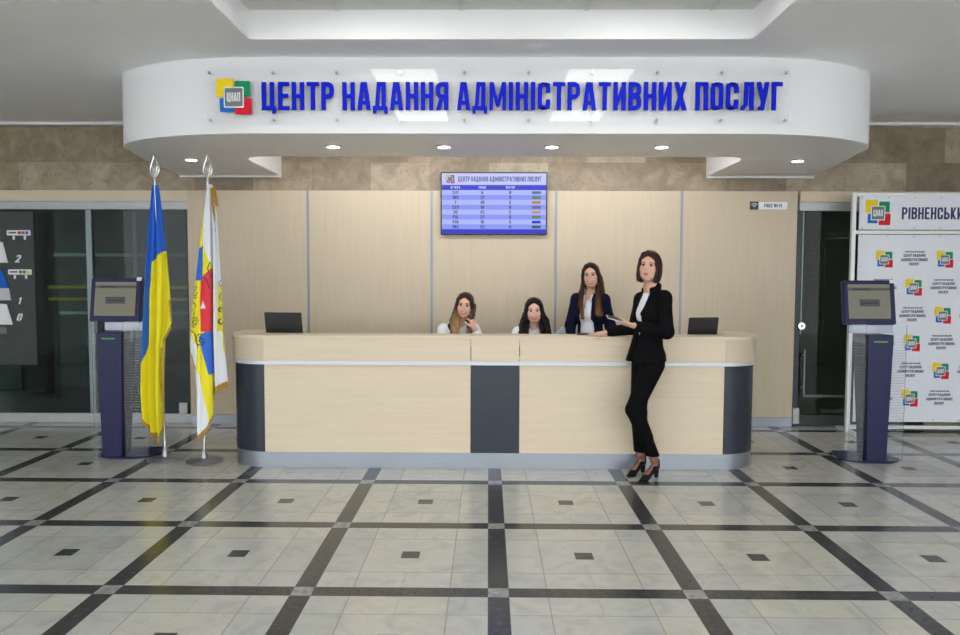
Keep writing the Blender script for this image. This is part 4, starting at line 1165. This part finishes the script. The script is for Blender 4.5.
    for s_ in (-1, 1):
        e = MB(); e.tube([tuple(H.w((s_*.074, .028, -.052))), tuple(H.w((s_*.074, .030, -.068)))], [.004, .007], n=8)
        o = e.build('earring', M['palesilver'], t); offs(o, t)
    # blouse
    bl = Field((1.0, 5.45, .86), (1.52, 6.02, 1.56), .005)
    bl.cap(nb+V((0, 0, -.02)), chest, .066, .118, .05, fl_); bl.cap(chest, waist, .130, .100, .05, fl_); bl.cap(waist, pel, .108, .140, .05, (fwd, 1.3))
    bl.ell(chest+fwd*.055+lf*.06+V((0, 0, -.02)), (.06, .05, .06), B, .03); bl.ell(chest+fwd*.055-lf*.06+V((0, 0, -.02)), (.06, .05, .06), B, .03)
    bl.half((0, 0, .955), (0, 0, -1)); bl.cap(nb+fwd*.07+V((0, 0, .03)), nb+fwd*.10+V((0, 0, -.005)), .035, .03, .01, op='s')
    bl.half(nb+V((0, 0, .004)), V((0, 0, 1)))
    offs(bl.mesh('blouse', M['blouse'], t), t)
    # jacket
    jk = Field((.90, 5.38, .84), (1.56, 6.12, 1.56), .0045)
    jk.cap(nb+V((0, 0, -.055))-fwd*.008, chest, .088, .132, .05, (fwd, 1.42)); jk.cap(chest, waist, .142, .112, .05, (fwd, 1.42)); jk.cap(waist, pel+V((0, 0, -.02)), .118, .152, .05, (fwd, 1.3))
    jk.ell(chest+fwd*.06+lf*.062+V((0, 0, -.02)), (.070, .058, .075), B, .03); jk.ell(chest+fwd*.06-lf*.062+V((0, 0, -.02)), (.070, .058, .075), B, .03)
    jk.ell(pel-fwd*.045+V((0, 0, -.0)), (.12, .085, .10), B, .04); jk.cap(waist+fwd*.03, pel+fwd*.065+V((0, 0, -.03)), .105, .135, .04, (fwd, 1.25))
    jk.cap(shL+V((0, 0, -.012)), shR+V((0, 0, -.012)), .054, .054, .04)
    jk.cap(nb+lf*.05-fwd*.02+V((0, 0, -.01)), chest+fwd*.11+V((0, 0, .0))+lf*.04, .022, .020, .015); jk.cap(nb-lf*.05-fwd*.02+V((0, 0, -.01)), chest+fwd*.11-lf*.055, .022, .020, .015)
    jk.cap(nb+lf*.05-fwd*.02+V((0, 0, .006)), nb-lf*.05-fwd*.02+V((0, 0, .006)), .024, .024, .02)
    for sg in (1, -1): jk.cap(nb+lf*sg*.052-fwd*.03+V((0, 0, .010)), nb+lf*sg*.050+fwd*.035+V((0, 0, -.025)), .020, .018, .012)
    for s1, e1, w1 in ((shL, elL, wrL), (shR, elR, wrR)):
        w2 = w1+(e1-w1)*.12
        jk.cap(s1, e1, .056, .052, .03); jk.cap(e1, w2, .053, .040, .02)
    jk.half((0, 0, .925), (0, 0, -1), (.98, 5.38, .8), (1.56, 6.12, 1.0))
    # front opening: widest over the chest, narrow to hem, slightly towards her right side
    c0 = np.array(chest)
    F3, L3 = np.array(fwd), np.array(lf)
    def opening(X, Y, Z):
        u = (X-c0[0])*L3[0]+(Y-c0[1])*L3[1]; v = (X-c0[0])*F3[0]+(Y-c0[1])*F3[1]
        z = Z-c0[2]
        hw = np.clip(.046+.16*(z-.02), .014, .048)
        hw = np.where(z > .12, .048-(z-.12)*.12, hw)
        return np.maximum(np.abs(u+.004)-hw, -(v-.012))
    jk.cutfn(opening, None, None)
    offs(jk.mesh('jacket', M['suit'], t), t)
    # trousers
    tr = Field((.98, 5.5, .10), (1.5, 6.02, 1.1), .0045)
    tr.cap(waist+V((0, 0, -.05)), pel, .098, .122, .05, (fwd, 1.35)); tr.ell(pel-fwd*.035+V((0, 0, -.03)), (.115, .08, .10), B, .04)
    for hp, kn, an in ((hipL, knL, anL), (hipR, knR, anR)):
        tr.cap(hp, kn, .088, .064, .035); tr.cap(kn, an, .061, .050, .02); tr.cap(kn+(an-kn)*.1+V((.012, 0, 0)), kn+(an-kn)*.55+V((.012, 0, 0)), .052, .045, .03)
    tr.half((0, 0, .182), (0, 0, -1)); tr.half((0, 0, 1.02), (0, 0, 1))
    offs(tr.mesh('trousers', M['trouser'], t), t)
    # pumps
    for (heel, ball, toe, fd), an in zip(toes, (anL, anR)):
        s = Field(heel+V((-.30, -.28, -.13)), heel+V((.10, .12, .10)), .0035)
        s.cap(heel, ball, .030, .031, .02, (V((0, 0, 1)), 1.15)); s.cap(ball, toe+fd*.025, .031, .010, .012, (V((0, 0, 1)), 1.3))
        s.cap(heel+V((0, 0, .0))-fd*.004, heel-fd*.006+V((0, 0, .030)), .033, .029, .01)
        # vamp cut-out
        s.cap(heel+V((0, 0, .055))+fd*.02, ball+V((0, 0, .045))-fd*.02, .030, .022, .006, op='s')
        s.cap(heel+fd*.004+V((0, 0, .06)), heel+fd*.004+V((0, 0, .0)), .024, .021, .004, op='s')
        hb_ = heel-fd*.016
        s.cap(hb_+V((0, 0, -.015)), V((hb_.x, hb_.y, .016))+fd*.004, .021, .017, .01)
        s.half((0, 0, .002), (0, 0, -1))
        offs(s.mesh('shoe', M['patent'], t), t)
    return wrL
wrL = visitor()
# smartphone held by the visitor
ph = thing('smartphone', 'grey smartphone held in the standing visitor\'s hand', 'phone', (.940, 5.472, 1.270))
ph.rotation_euler = (math.radians(22), math.radians(14), math.radians(10))
b = MB(); b.box(-.062, .062, -.032, .032, -.004, .004, bev=.003); b.build('case', M['lg'], ph)
boxo('display', -.057, .057, -.029, .029, .0041, .0046, M['black'], ph)

# ------------------------------------------------------------------ B: the three clerks behind the counter
def clerk(label, x, y, H, yb, shz, seated, arms, skin, topfn, hairfn, lip, nbase, sw=.148):
    """shz shoulder height; arms = (elL, wrL, elR, wrR, handL kwargs, handR kwargs)"""
    t = thing('person', label, 'person', (x, y, 0), 0)
    B = Frame((x, y, 0), yaw=yb); fwd = B.R @ V((0, 1, 0)); lf = B.R @ V((-1, 0, 0)); up = V((0, 0, 1))
    shL = V((x, y, shz-.012))+lf*sw; shR = V((x, y, shz-.012))-lf*sw
    chest = V((x, y, shz-.13)); waist = V((x, y, shz-.33))+(-fwd*.01); pel = V((x, y, shz-.50))-fwd*.03
    nb = V(nbase)
    elL, wrL, elR, wrR, kL, kR = arms
    fl_ = (fwd, 1.45)
    if seated:
        hips = [pel+lf*.085, pel-lf*.085]; kns = [V((x, y, .53))+lf*.10+fwd*.38, V((x, y, .53))-lf*.10+fwd*.38]; ans = [V((k_.x, k_.y+.03, .10)) for k_ in kns]
    else:
        hips = [V((x, y, .87))+lf*.085, V((x, y, .87))-lf*.085]; kns = [V((x, y, .48))+lf*.08, V((x, y, .48))-lf*.08]; ans = [V((x, y, .11))+lf*.075, V((x, y, .11))-lf*.075]
    lo = V((x-.36, y-.62, 0)); hi = V((x+.36, y+.26, H.o.z+.16))
    body = Field(lo, hi, .005)
    head(body, H); neck(body, H, nb, .046)
    body.cap(nb-up*.02, chest, .06, .10, .05, fl_); body.cap(chest, waist, .11, .085, .05, fl_); body.cap(waist, pel, .09, .125, .05, (fwd, 1.35))
    body.cap(shL-up*.01, shR-up*.01, .043, .043, .04)
    for s1, e1, w1 in ((shL, elL, wrL), (shR, elR, wrR)):
        body.cap(s1, e1, .040, .034, .03); body.cap(e1, w1, .035, .0235, .015)
    for hp, kn, an in zip(hips, kns, ans):
        body.cap(pel if seated else hp, hp, .1, .085, .03); body.cap(hp, kn, .078, .052, .03); body.cap(kn, an, .050, .031, .02)
        body.cap(an, an+fwd*.13-up*(.065), .03, .024, .02)
    hand(body, wrL, **kL); hand(body, wrR, **kR)
    offs(body.mesh('body', skin, t), t)
    face_parts(H, t, True, lip)
    env = dict(t=t, B=B, fwd=fwd, lf=lf, up=up, shL=shL, shR=shR, chest=chest, waist=waist, pel=pel, nb=nb, el=(elL, elR), wr=(wrL, wrR), H=H, lo=lo, hi=hi)
    topfn(env)
    tr = Field(lo, V((hi.x, hi.y, waist.z+.06)), .007)
    tr.cap(waist-up*.04, pel, .100, .135, .05, (fwd, 1.3))
    for hp, kn, an in zip(hips, kns, ans): tr.cap(pel if seated else hp, hp, .12, .1, .03); tr.cap(hp, kn, .093, .066, .03); tr.cap(kn, an, .064, .050, .02)
    tr.half((0, 0, .12), (0, 0, -1)); tr.half((0, 0, waist.z+.01), (0, 0, 1))
    offs(tr.mesh('trousers', M['trouser'], t), t)
    for an in ans:
        s = Field(an+V((-.22, -.25, -.13)), an+V((.22, .1, .1)), .006)
        s.cap(an-up*.06-fwd*.02, an-up*.068+fwd*.10, .036, .034, .02); s.cap(an-up*.068+fwd*.1, an-up*.075+fwd*.16, .034, .018, .02)
        s.cap(an, an-up*.07-fwd*.02, .03, .034, .02)
        s.half((0, 0, .003), (0, 0, -1)); s.half((0, 0, .085), up); offs(s.mesh('shoe', M['patent'], t), t)
    hf = Field(H.o+V((-.25, -.24, -.45)), H.o+V((.25, .24, .17)), .0045)
    hm = hairfn(hf, H, env)
    offs(hf.mesh('hair', hm, t), t)
    return t

def shirt_vest(e, vest_open=.055, lapel=True):
    t, fwd, lf, up, nb, chest, waist, pel = (e[k] for k in ('t', 'fwd', 'lf', 'up', 'nb', 'chest', 'waist', 'pel'))
    fl_ = (fwd, 1.4)
    s = Field(e['lo'], V((e['hi'].x, e['hi'].y, nb.z+.06)), .005)
    s.cap(nb-up*.045, chest, .070, .118, .05, fl_); s.cap(chest, waist, .125, .10, .05, fl_); s.cap(waist, pel, .1, .13, .04, (fwd, 1.3))
    for sg in (1, -1): s.ell(chest+fwd*.05+lf*.058*sg-up*.03, (.058, .052, .062), e['B'], .03)
    s.cap(e['shL']-up*.012, e['shR']-up*.012, .048, .048, .04)
    for s1, e1, w1 in zip((e['shL'], e['shR']), e['el'], e['wr']):
        w2 = w1+(e1-w1)*.2; s.cap(s1, e1, .054, .050, .03); s.cap(e1, w2, .050, .036, .02)
    s.half((0, 0, waist.z-.06), -up, None, V((e['hi'].x, e['hi'].y, waist.z)))
    # open neck
    s.cap(nb+fwd*.05+up*.03, nb+fwd*.10-up*.045, .040, .012, .01, op='s'); s.cap(nb+up*.0, nb+up*.1, .056, .06, .005, op='s')
    # collar wings
    for sg in (1, -1):
        s.cap(nb+lf*sg*.046-fwd*.01-up*.004, nb+lf*sg*.040+fwd*.050-up*.026, .013, .012, .008); s.cap(nb+lf*sg*.040+fwd*.050-up*.026, nb+lf*sg*.040+fwd*.086-up*.066, .012, .009, .008)
    offs(s.mesh('shirt', M['blouse'], t), t)
    v = Field(e['lo'], V((e['hi'].x, e['hi'].y, nb.z+.05)), .005)
    v.cap(nb-up*.062, chest, .078, .128, .05, fl_); v.cap(chest, waist, .135, .110, .05, fl_); v.cap(waist, pel, .11, .135, .04, (fwd, 1.3))
    for sg in (1, -1):
        v.ell(chest+fwd*.05+lf*.058*sg-up*.03, (.066, .060, .070), e['B'], .03)
        v.cap(e['shL']*.5+nb*.5-up*.022 if sg > 0 else e['shR']*.5+nb*.5-up*.022, nb*.4+(e['shL'] if sg > 0 else e['shR'])*.6-up*.014, .046, .044, .03)
    v.half((0, 0, waist.z-.08), -up, None, V((e['hi'].x, e['hi'].y, waist.z)))
    c0 = np.array(chest); F3, L3 = np.array(fwd), np.array(lf)
    v.cutfn(lambda X, Y, Z: np.maximum(np.abs((X-c0[0])*L3[0]+(Y-c0[1])*L3[1])-np.clip(vest_open+(Z-c0[2]+.02)*.30, 0, .075), -((X-c0[0])*F3[0]+(Y-c0[1])*F3[1]-.01)))
    offs(v.mesh('vest', M['navycloth'], t), t)

def blazer(e):
    t, fwd, lf, up, nb, chest, waist, pel = (e[k] for k in ('t', 'fwd', 'lf', 'up', 'nb', 'chest', 'waist', 'pel'))
    fl_ = (fwd, 1.42)
    s = Field(e['lo'], V((e['hi'].x, e['hi'].y, nb.z+.06)), .005)
    s.cap(nb-up*.045, chest, .066, .112, .05, fl_); s.cap(chest, waist, .122, .098, .05, fl_); s.cap(waist, pel+up*.05, .1, .115, .04, (fwd, 1.3))
    for sg in (1, -1): s.ell(chest+fwd*.05+lf*.055*sg-up*.03, (.056, .052, .06), e['B'], .03)
    s.half((0, 0, waist.z-.10), -up, None, V((e['hi'].x, e['hi'].y, waist.z)))
    s.cap(nb+fwd*.05+up*.03, nb+fwd*.112-up*.085, .036, .010, .01, op='s'); s.cap(nb, nb+up*.1, .052, .06, .005, op='s')
    for sg in (1, -1):
        s.cap(nb+lf*sg*.045-up*.006, nb+lf*sg*.040+fwd*.048-up*.028, .012, .011, .008); s.cap(nb+lf*sg*.040+fwd*.048-up*.028, nb+lf*sg*.032+fwd*.088-up*.085, .011, .008, .008)
    offs(s.mesh('blouse', M['blouse'], t), t)
    v = Field(e['lo'], V((e['hi'].x, e['hi'].y, nb.z+.05)), .005)
    v.cap(nb-up*.06, chest, .080, .130, .05, fl_); v.cap(chest, waist, .138, .112, .05, fl_); v.cap(waist, pel+up*.02, .116, .142, .05, (fwd, 1.3))
    for sg in (1, -1): v.ell(chest+fwd*.055+lf*.060*sg-up*.03, (.068, .060, .072), e['B'], .03)
    v.cap(e['shL']-up*.006, e['shR']-up*.006, .053, .053, .04)
    for s1, e1, w1 in zip((e['shL'], e['shR']), e['el'], e['wr']):
        w2 = w1+(e1-w1)*.1; v.cap(s1, e1, .059, .052, .03); v.cap(e1, w2, .052, .038, .02)
    for sg in (1, -1): v.cap(nb+lf*sg*.05-up*.02, chest+fwd*.105+lf*sg*.068-up*.06, .020, .020, .012)
    v.half((0, 0, pel.z-.05), -up, V((e['lo'].x, e['lo'].y, pel.z-.25)), V((e['hi'].x, e['hi'].y, pel.z)))
    c0 = np.array(chest); F3, L3 = np.array(fwd), np.array(lf)
    v.cutfn(lambda X, Y, Z: np.maximum(np.abs((X-c0[0])*L3[0]+(Y-c0[1])*L3[1])-np.clip(.058-.10*(Z-c0[2]), .045, .075), -((X-c0[0])*F3[0]+(Y-c0[1])*F3[1]-.01)), None, V((e['hi'].x, e['hi'].y, nb.z+.05)))
    offs(v.mesh('blazer', M['navycloth'], t), t)
    b = MB(); b.tube([tuple(nb+fwd*.10-up*.06), tuple(nb+fwd*.128-up*.115), tuple(nb+fwd*.135-up*.14)], [.0015, .002, .006], n=8); o = b.build('pendant', M['black'], t); offs(o, t)

def cap_hair(hf, H, wid=.085, top=.092, px=0.0, back=.22, bw=.085):
    w = H.w
    hf.ell(w((0, -.022, .034)), (wid, .101, top), H, .01)
    hf.ell(w((0, -.06, -.03)), (.076, .052, .09), H, .03)
    lock(hf, [w((0, -.065, -.02)), w((0, -.070, -.10)), w((0, -.075, -back))], .065, bw, .02, (H.R @ V((0, 1, 0)), 2.0))
def face_cut(hf, H, fw=.064, fh=.116, fz=-.035, px=0.0):
    hf.ell(H.w((0, .105, fz)), (fw, .080, fh), H, .008, 's')
    hf.ell(H.w((px, .106, .038)), (.046, .062, .062), H, .008, 's')
    hf.cap(H.w((0, .02, -.13)), H.w((0, .05, -.33)), .050, .03, .006, op='s')
def curtain(hf, H, sg, px=0.0, nl=3, y=0.0):
    w = H.w
    for k in range(nl):
        lock(hf, [w((px+sg*.004, .046-.024*k, .110)), w((px*.5+sg*(.034+.004*k), .058-.024*k, .095)), w((sg*(.061+.003*k), .054-.024*k, .055)), w((sg*(.073+.003*k), .040-.022*k, .005)), w((sg*(.073+.004*k), .032-.02*k, -.05))], .009, .013, .018)

def hair_ombre(hf, H, e):
    cap_hair(hf, H); face_cut(hf, H)
    w = H.w
    for sg in (1, -1): curtain(hf, H, sg, .004)
    for k in range(5):     # locks on her right, long over the shoulder
        x0 = .071+.006*k; y0 = .032-.020*k
        lock(hf, [w((x0*.98, y0, -.03)), w((x0+.008, y0+.005, -.09)), w((x0+.014+.003*k, y0+.03, -.16)), w((x0+.004, y0+.055, -.24)), w((x0-.014, y0+.065, -.31))], .015, .018, .012)
    for k in range(3):
        lock(hf, [w((.058-.006*k, .045, -.10)), w((.052-.008*k, .07, -.2)), w((.045-.006*k, .085, -.30))], .014, .014, .012)
    for k in range(4):
        x0 = -.070-.005*k; y0 = .028-.020*k
        lock(hf, [w((x0, y0, -.03)), w((x0-.002, y0, -.09)), w((x0-.002, y0+.005, -.15)), w((x0+.004, y0+.03, -.22)), w((x0+.004, y0+.05, -.28))], .015, .015, .012)
    z = H.o.z
    return hair_mat('ombre_blonde_hair', (.036, .018, .012), (.36, .21, .09), z-.20, z-.02)
def hair_curly(hf, H, e):
    cap_hair(hf, H, .089, .095, bw=.11); face_cut(hf, H)
    w = H.w
    for sg in (1, -1):
        curtain(hf, H, sg, -.006)
        for k in range(9):
            y0 = .040-.016*k; P = []
            for j in range(10):
                zz = .035-.033*j; sp = .070+.0042*k*min(1, j/4)+.0085*max(0, j-1)
                ph_ = j*1.7+k*2.1
                P.append(w((sg*(sp-.006)+.007*math.sin(ph_), min(y0, .03+.004*j)+.005*j+.008*math.cos(ph_), zz)))
            lock(hf, P, .013, .015, .008)
        for k in range(3):
            P = [w((sg*(.052+.012*k+.006*j)+.006*math.sin(j*1.9+k), .045-.01*k+.008*j, -.09-.032*j)) for j in range(7)]
            lock(hf, P, .012, .014, .008)
    return hair_mat('black_brown_curly_hair', (.0075, .004, .004))
def hair_long(hf, H, e):
    cap_hair(hf, H, .083, .091, back=.30); face_cut(hf, H)
    w = H.w
    for sg in (1, -1): curtain(hf, H, sg, .0)
    for k in range(6):     # picture-left side, in front of the shoulder
        x0 = .069+.004*k; y0 = .030-.018*k
        lock(hf, [w((x0, y0, -.02)), w((x0+.006, y0, -.08)), w((x0+.022+.003*k, y0+.012, -.16)), w((x0+.034+.003*k, y0+.035, -.27)), w((x0+.032, y0+.05, -.40))], .014, .015, .012)
    for k in range(6):
        x0 = -.069-.004*k; y0 = .030-.018*k
        lock(hf, [w((x0, y0, -.02)), w((x0-.006, y0, -.08)), w((x0-.010, y0+.020, -.16)), w((x0+.004, y0+.05, -.27)), w((x0+.012, y0+.07, -.38))], .014, .018, .012)
    for k in range(3):
        lock(hf, [w((-.056-.008*k, .050, -.12)), w((-.042-.014*k, .085, -.22)), w((-.034-.014*k, .105, -.37))], .014, .015, .012)
    z = H.o.z
    return hair_mat('long_brown_hair', (.020, .010, .007), (.14, .055, .02), z-.36, z-.16)

rest = lambda tx: dict(d=V((0, -1, -.12)), n=V((0, 0, -1)), thumb=V((tx, 0, 0)), L=.165)
# seated clerk on the telephone
Hc1 = Frame((-.225, 6.945, 1.305), yaw=math.radians(-4), pitch=math.radians(-3), roll=math.radians(-5))
clerk('seated woman with long brown to blonde hair talking on a black telephone', -.285, 7.02, Hc1, math.radians(6), 1.088, True,
      (V((-.03, 6.88, .865)), V((-.132, 6.825, 1.095)), V((-.47, 6.92, .86)), V((-.40, 6.70, .79)), dict(d=V((-.28, .10, .95)), n=V((-.75, .60, .1)), thumb=V((-.5, -.6, .3)), L=.155, curl=(.75, .8, .85, .95), tcurl=.5), rest(1)),
      M['skin_b'], shirt_vest, hair_ombre, 'lip', (-.262, 7.0, 1.135))
# her handset and its cord
hs = thing('telephone_handset', 'black telephone handset with cord held by the left seated clerk', 'telephone', (-.175, 6.87, 1.24))
b = MB()
b.tube([(.040, .055, .075), (.046, .03, .04), (.035, -.005, -.02), (.008, -.03, -.06), (-.020, -.035, -.082)], [.018, .014, .013, .014, .019], n=14)
b.tube([(.040, .06, .062), (.022, .075, .062)], [.022, .022], n=16); b.tube([(-.020, -.035, -.082), (-.034, -.016, -.078)], [.021, .021], n=16)
b.build('handset', M['glossblk'], hs)
b = MB(); P = []
for j in range(90):
    u = j/89; cx_ = V((-.018, -.045, -.09)).lerp(V((.075, -.16, -.30)), u)+V((0, 0, -.02*math.sin(PI*u)))
    P.append(cx_+V((.004*math.cos(j*1.3), .004*math.sin(j*1.3), 0)))
b.tube(P, .003, n=6); b.build('cord', M['glossblk'], hs)
# seated clerk with curly hair
Hc2 = Frame((.432, 6.955, 1.255), yaw=math.radians(-3), pitch=math.radians(-2), roll=math.radians(2))
clerk('seated woman with long dark curly hair, white shirt and navy vest', .42, 7.02, Hc2, 0.0, 1.062, True,
      (V((.64, 6.93, .84)), V((.56, 6.70, .79)), V((.20, 6.93, .84)), V((.30, 6.70, .79)), rest(-1), rest(1)),
      M['skin_a'], lambda e: shirt_vest(e, .05), hair_curly, 'lipr', (.428, 7.005, 1.105), .136)
# standing clerk
Hc3 = Frame((.982, 7.06, 1.592), yaw=math.radians(-14), pitch=math.radians(-2), roll=math.radians(5))
clerk('standing woman behind the counter in navy blazer with very long brown hair', .985, 7.12, Hc3, math.radians(-33), 1.375, False,
      (V((1.178, 7.07, 1.105)), V((1.175, 6.95, .88)), V((.80, 7.16, 1.11)), V((.80, 7.02, .90)), dict(d=V((-.3, -.4, -.8)), n=V((-.8, 0, .2)), thumb=V((0, -1, 0)), L=.16, curl=(.3, .3, .35, .4)), dict(d=V((.3, -.4, -.8)), n=V((.8, 0, .2)), thumb=V((0, -1, 0)), L=.16, curl=(.3, .3, .35, .4))),
      M['skin_b'], blazer, hair_long, 'lip', (.988, 7.12, 1.425), .142)
# office chairs under the two seated clerks
def chair(x, y, label):
    t = thing('office_chair', label, 'chair', (x, y, 0), 0, 'office chairs behind the counter')
    boxo('seat', -.22, .22, -.24, .2, .40, .455, M['black'], t, bev=.02)
    boxo('backrest', -.2, .2, .235, .265, .55, .92, M['black'], t, bev=.01)
    MB().tube([(0, .21, .42), (0, .285, .5), (0, .28, .7)], .014).build('back_support', M['black'], t)
    MB().tube([(0, 0, .06), (0, 0, .40)], .025).build('gas_column', M['chrome'], t)
    b = MB()
    for k in range(5): a = 2*PI*k/5+.3; b.tube([(0, 0, .075), (.26*math.cos(a), .26*math.sin(a), .055)], [.022, .014]); b.tube([(.26*math.cos(a), .26*math.sin(a)-.01, .025), (.26*math.cos(a), .26*math.sin(a)+.01, .025)], .025)
    b.build('base', M['black'], t)
chair(-.285, 7.08, 'black office chair under the clerk on the telephone')
chair(.42, 7.08, 'black office chair under the clerk with curly hair')
def area(name, loc, rot, sx, sy, e, col=(1, 1, 1)):
    l = bpy.data.lights.new(name, 'AREA'); l.shape = 'RECTANGLE'; l.size = sx; l.size_y = sy; l.energy = e; l.color = col
    o = bpy.data.objects.new(name, l); COL.objects.link(o); o.location = loc; o.rotation_euler = rot; return o

# ------------------------------------------------------------------ light and camera
wd = bpy.data.worlds.new('World'); SC.world = wd; wd.use_nodes = True
bg = wd.node_tree.nodes['Background']; bg.inputs[0].default_value = (.93, .97, 1.0, 1); bg.inputs[1].default_value = 3.9
area('hall_fill_light', (-5.5, 10.5, 2.7), (0, 0, 0), 4, 1.2, 9)  # fill light added to lift the dark hall behind the left glass
area('hall_fill_light', (4.2, 10.5, 2.7), (0, 0, 0), 4, 1.2, 16)  # added fill, lightens the hall behind the right door
area('hall_fill_light', (-4.8, 8.55, 2.6), (math.radians(25), 0, 0), 2.4, .15, 14)  # extra fill light put over the yellow bars to brighten them
cam = bpy.data.cameras.new('camera'); co = bpy.data.objects.new('camera', cam); COL.objects.link(co)
cam.sensor_width = 36; cam.lens = 733.26/960*36; cam.clip_start = .05
pitch, yaw, roll = .05593, .01157, .0031
co.matrix_world = Matrix.Translation((0, 0, 1.58)) @ Matrix.Rotation(yaw, 4, 'Z') @ Matrix.Rotation(PI/2-pitch, 4, 'X') @ Matrix.Rotation(roll, 4, 'Z')
SC.camera = co
SC.view_settings.view_transform = 'Standard'; SC.view_settings.look = 'None'; SC.view_settings.gamma = 1; SC.view_settings.use_curve_mapping = False
SC.view_settings.exposure = 0.17

SC.cycles.use_denoising = True
SC.cycles.caustics_reflective = False
SC.cycles.caustics_refractive = False
SC.cycles.denoising_input_passes = 'RGB_ALBEDO'
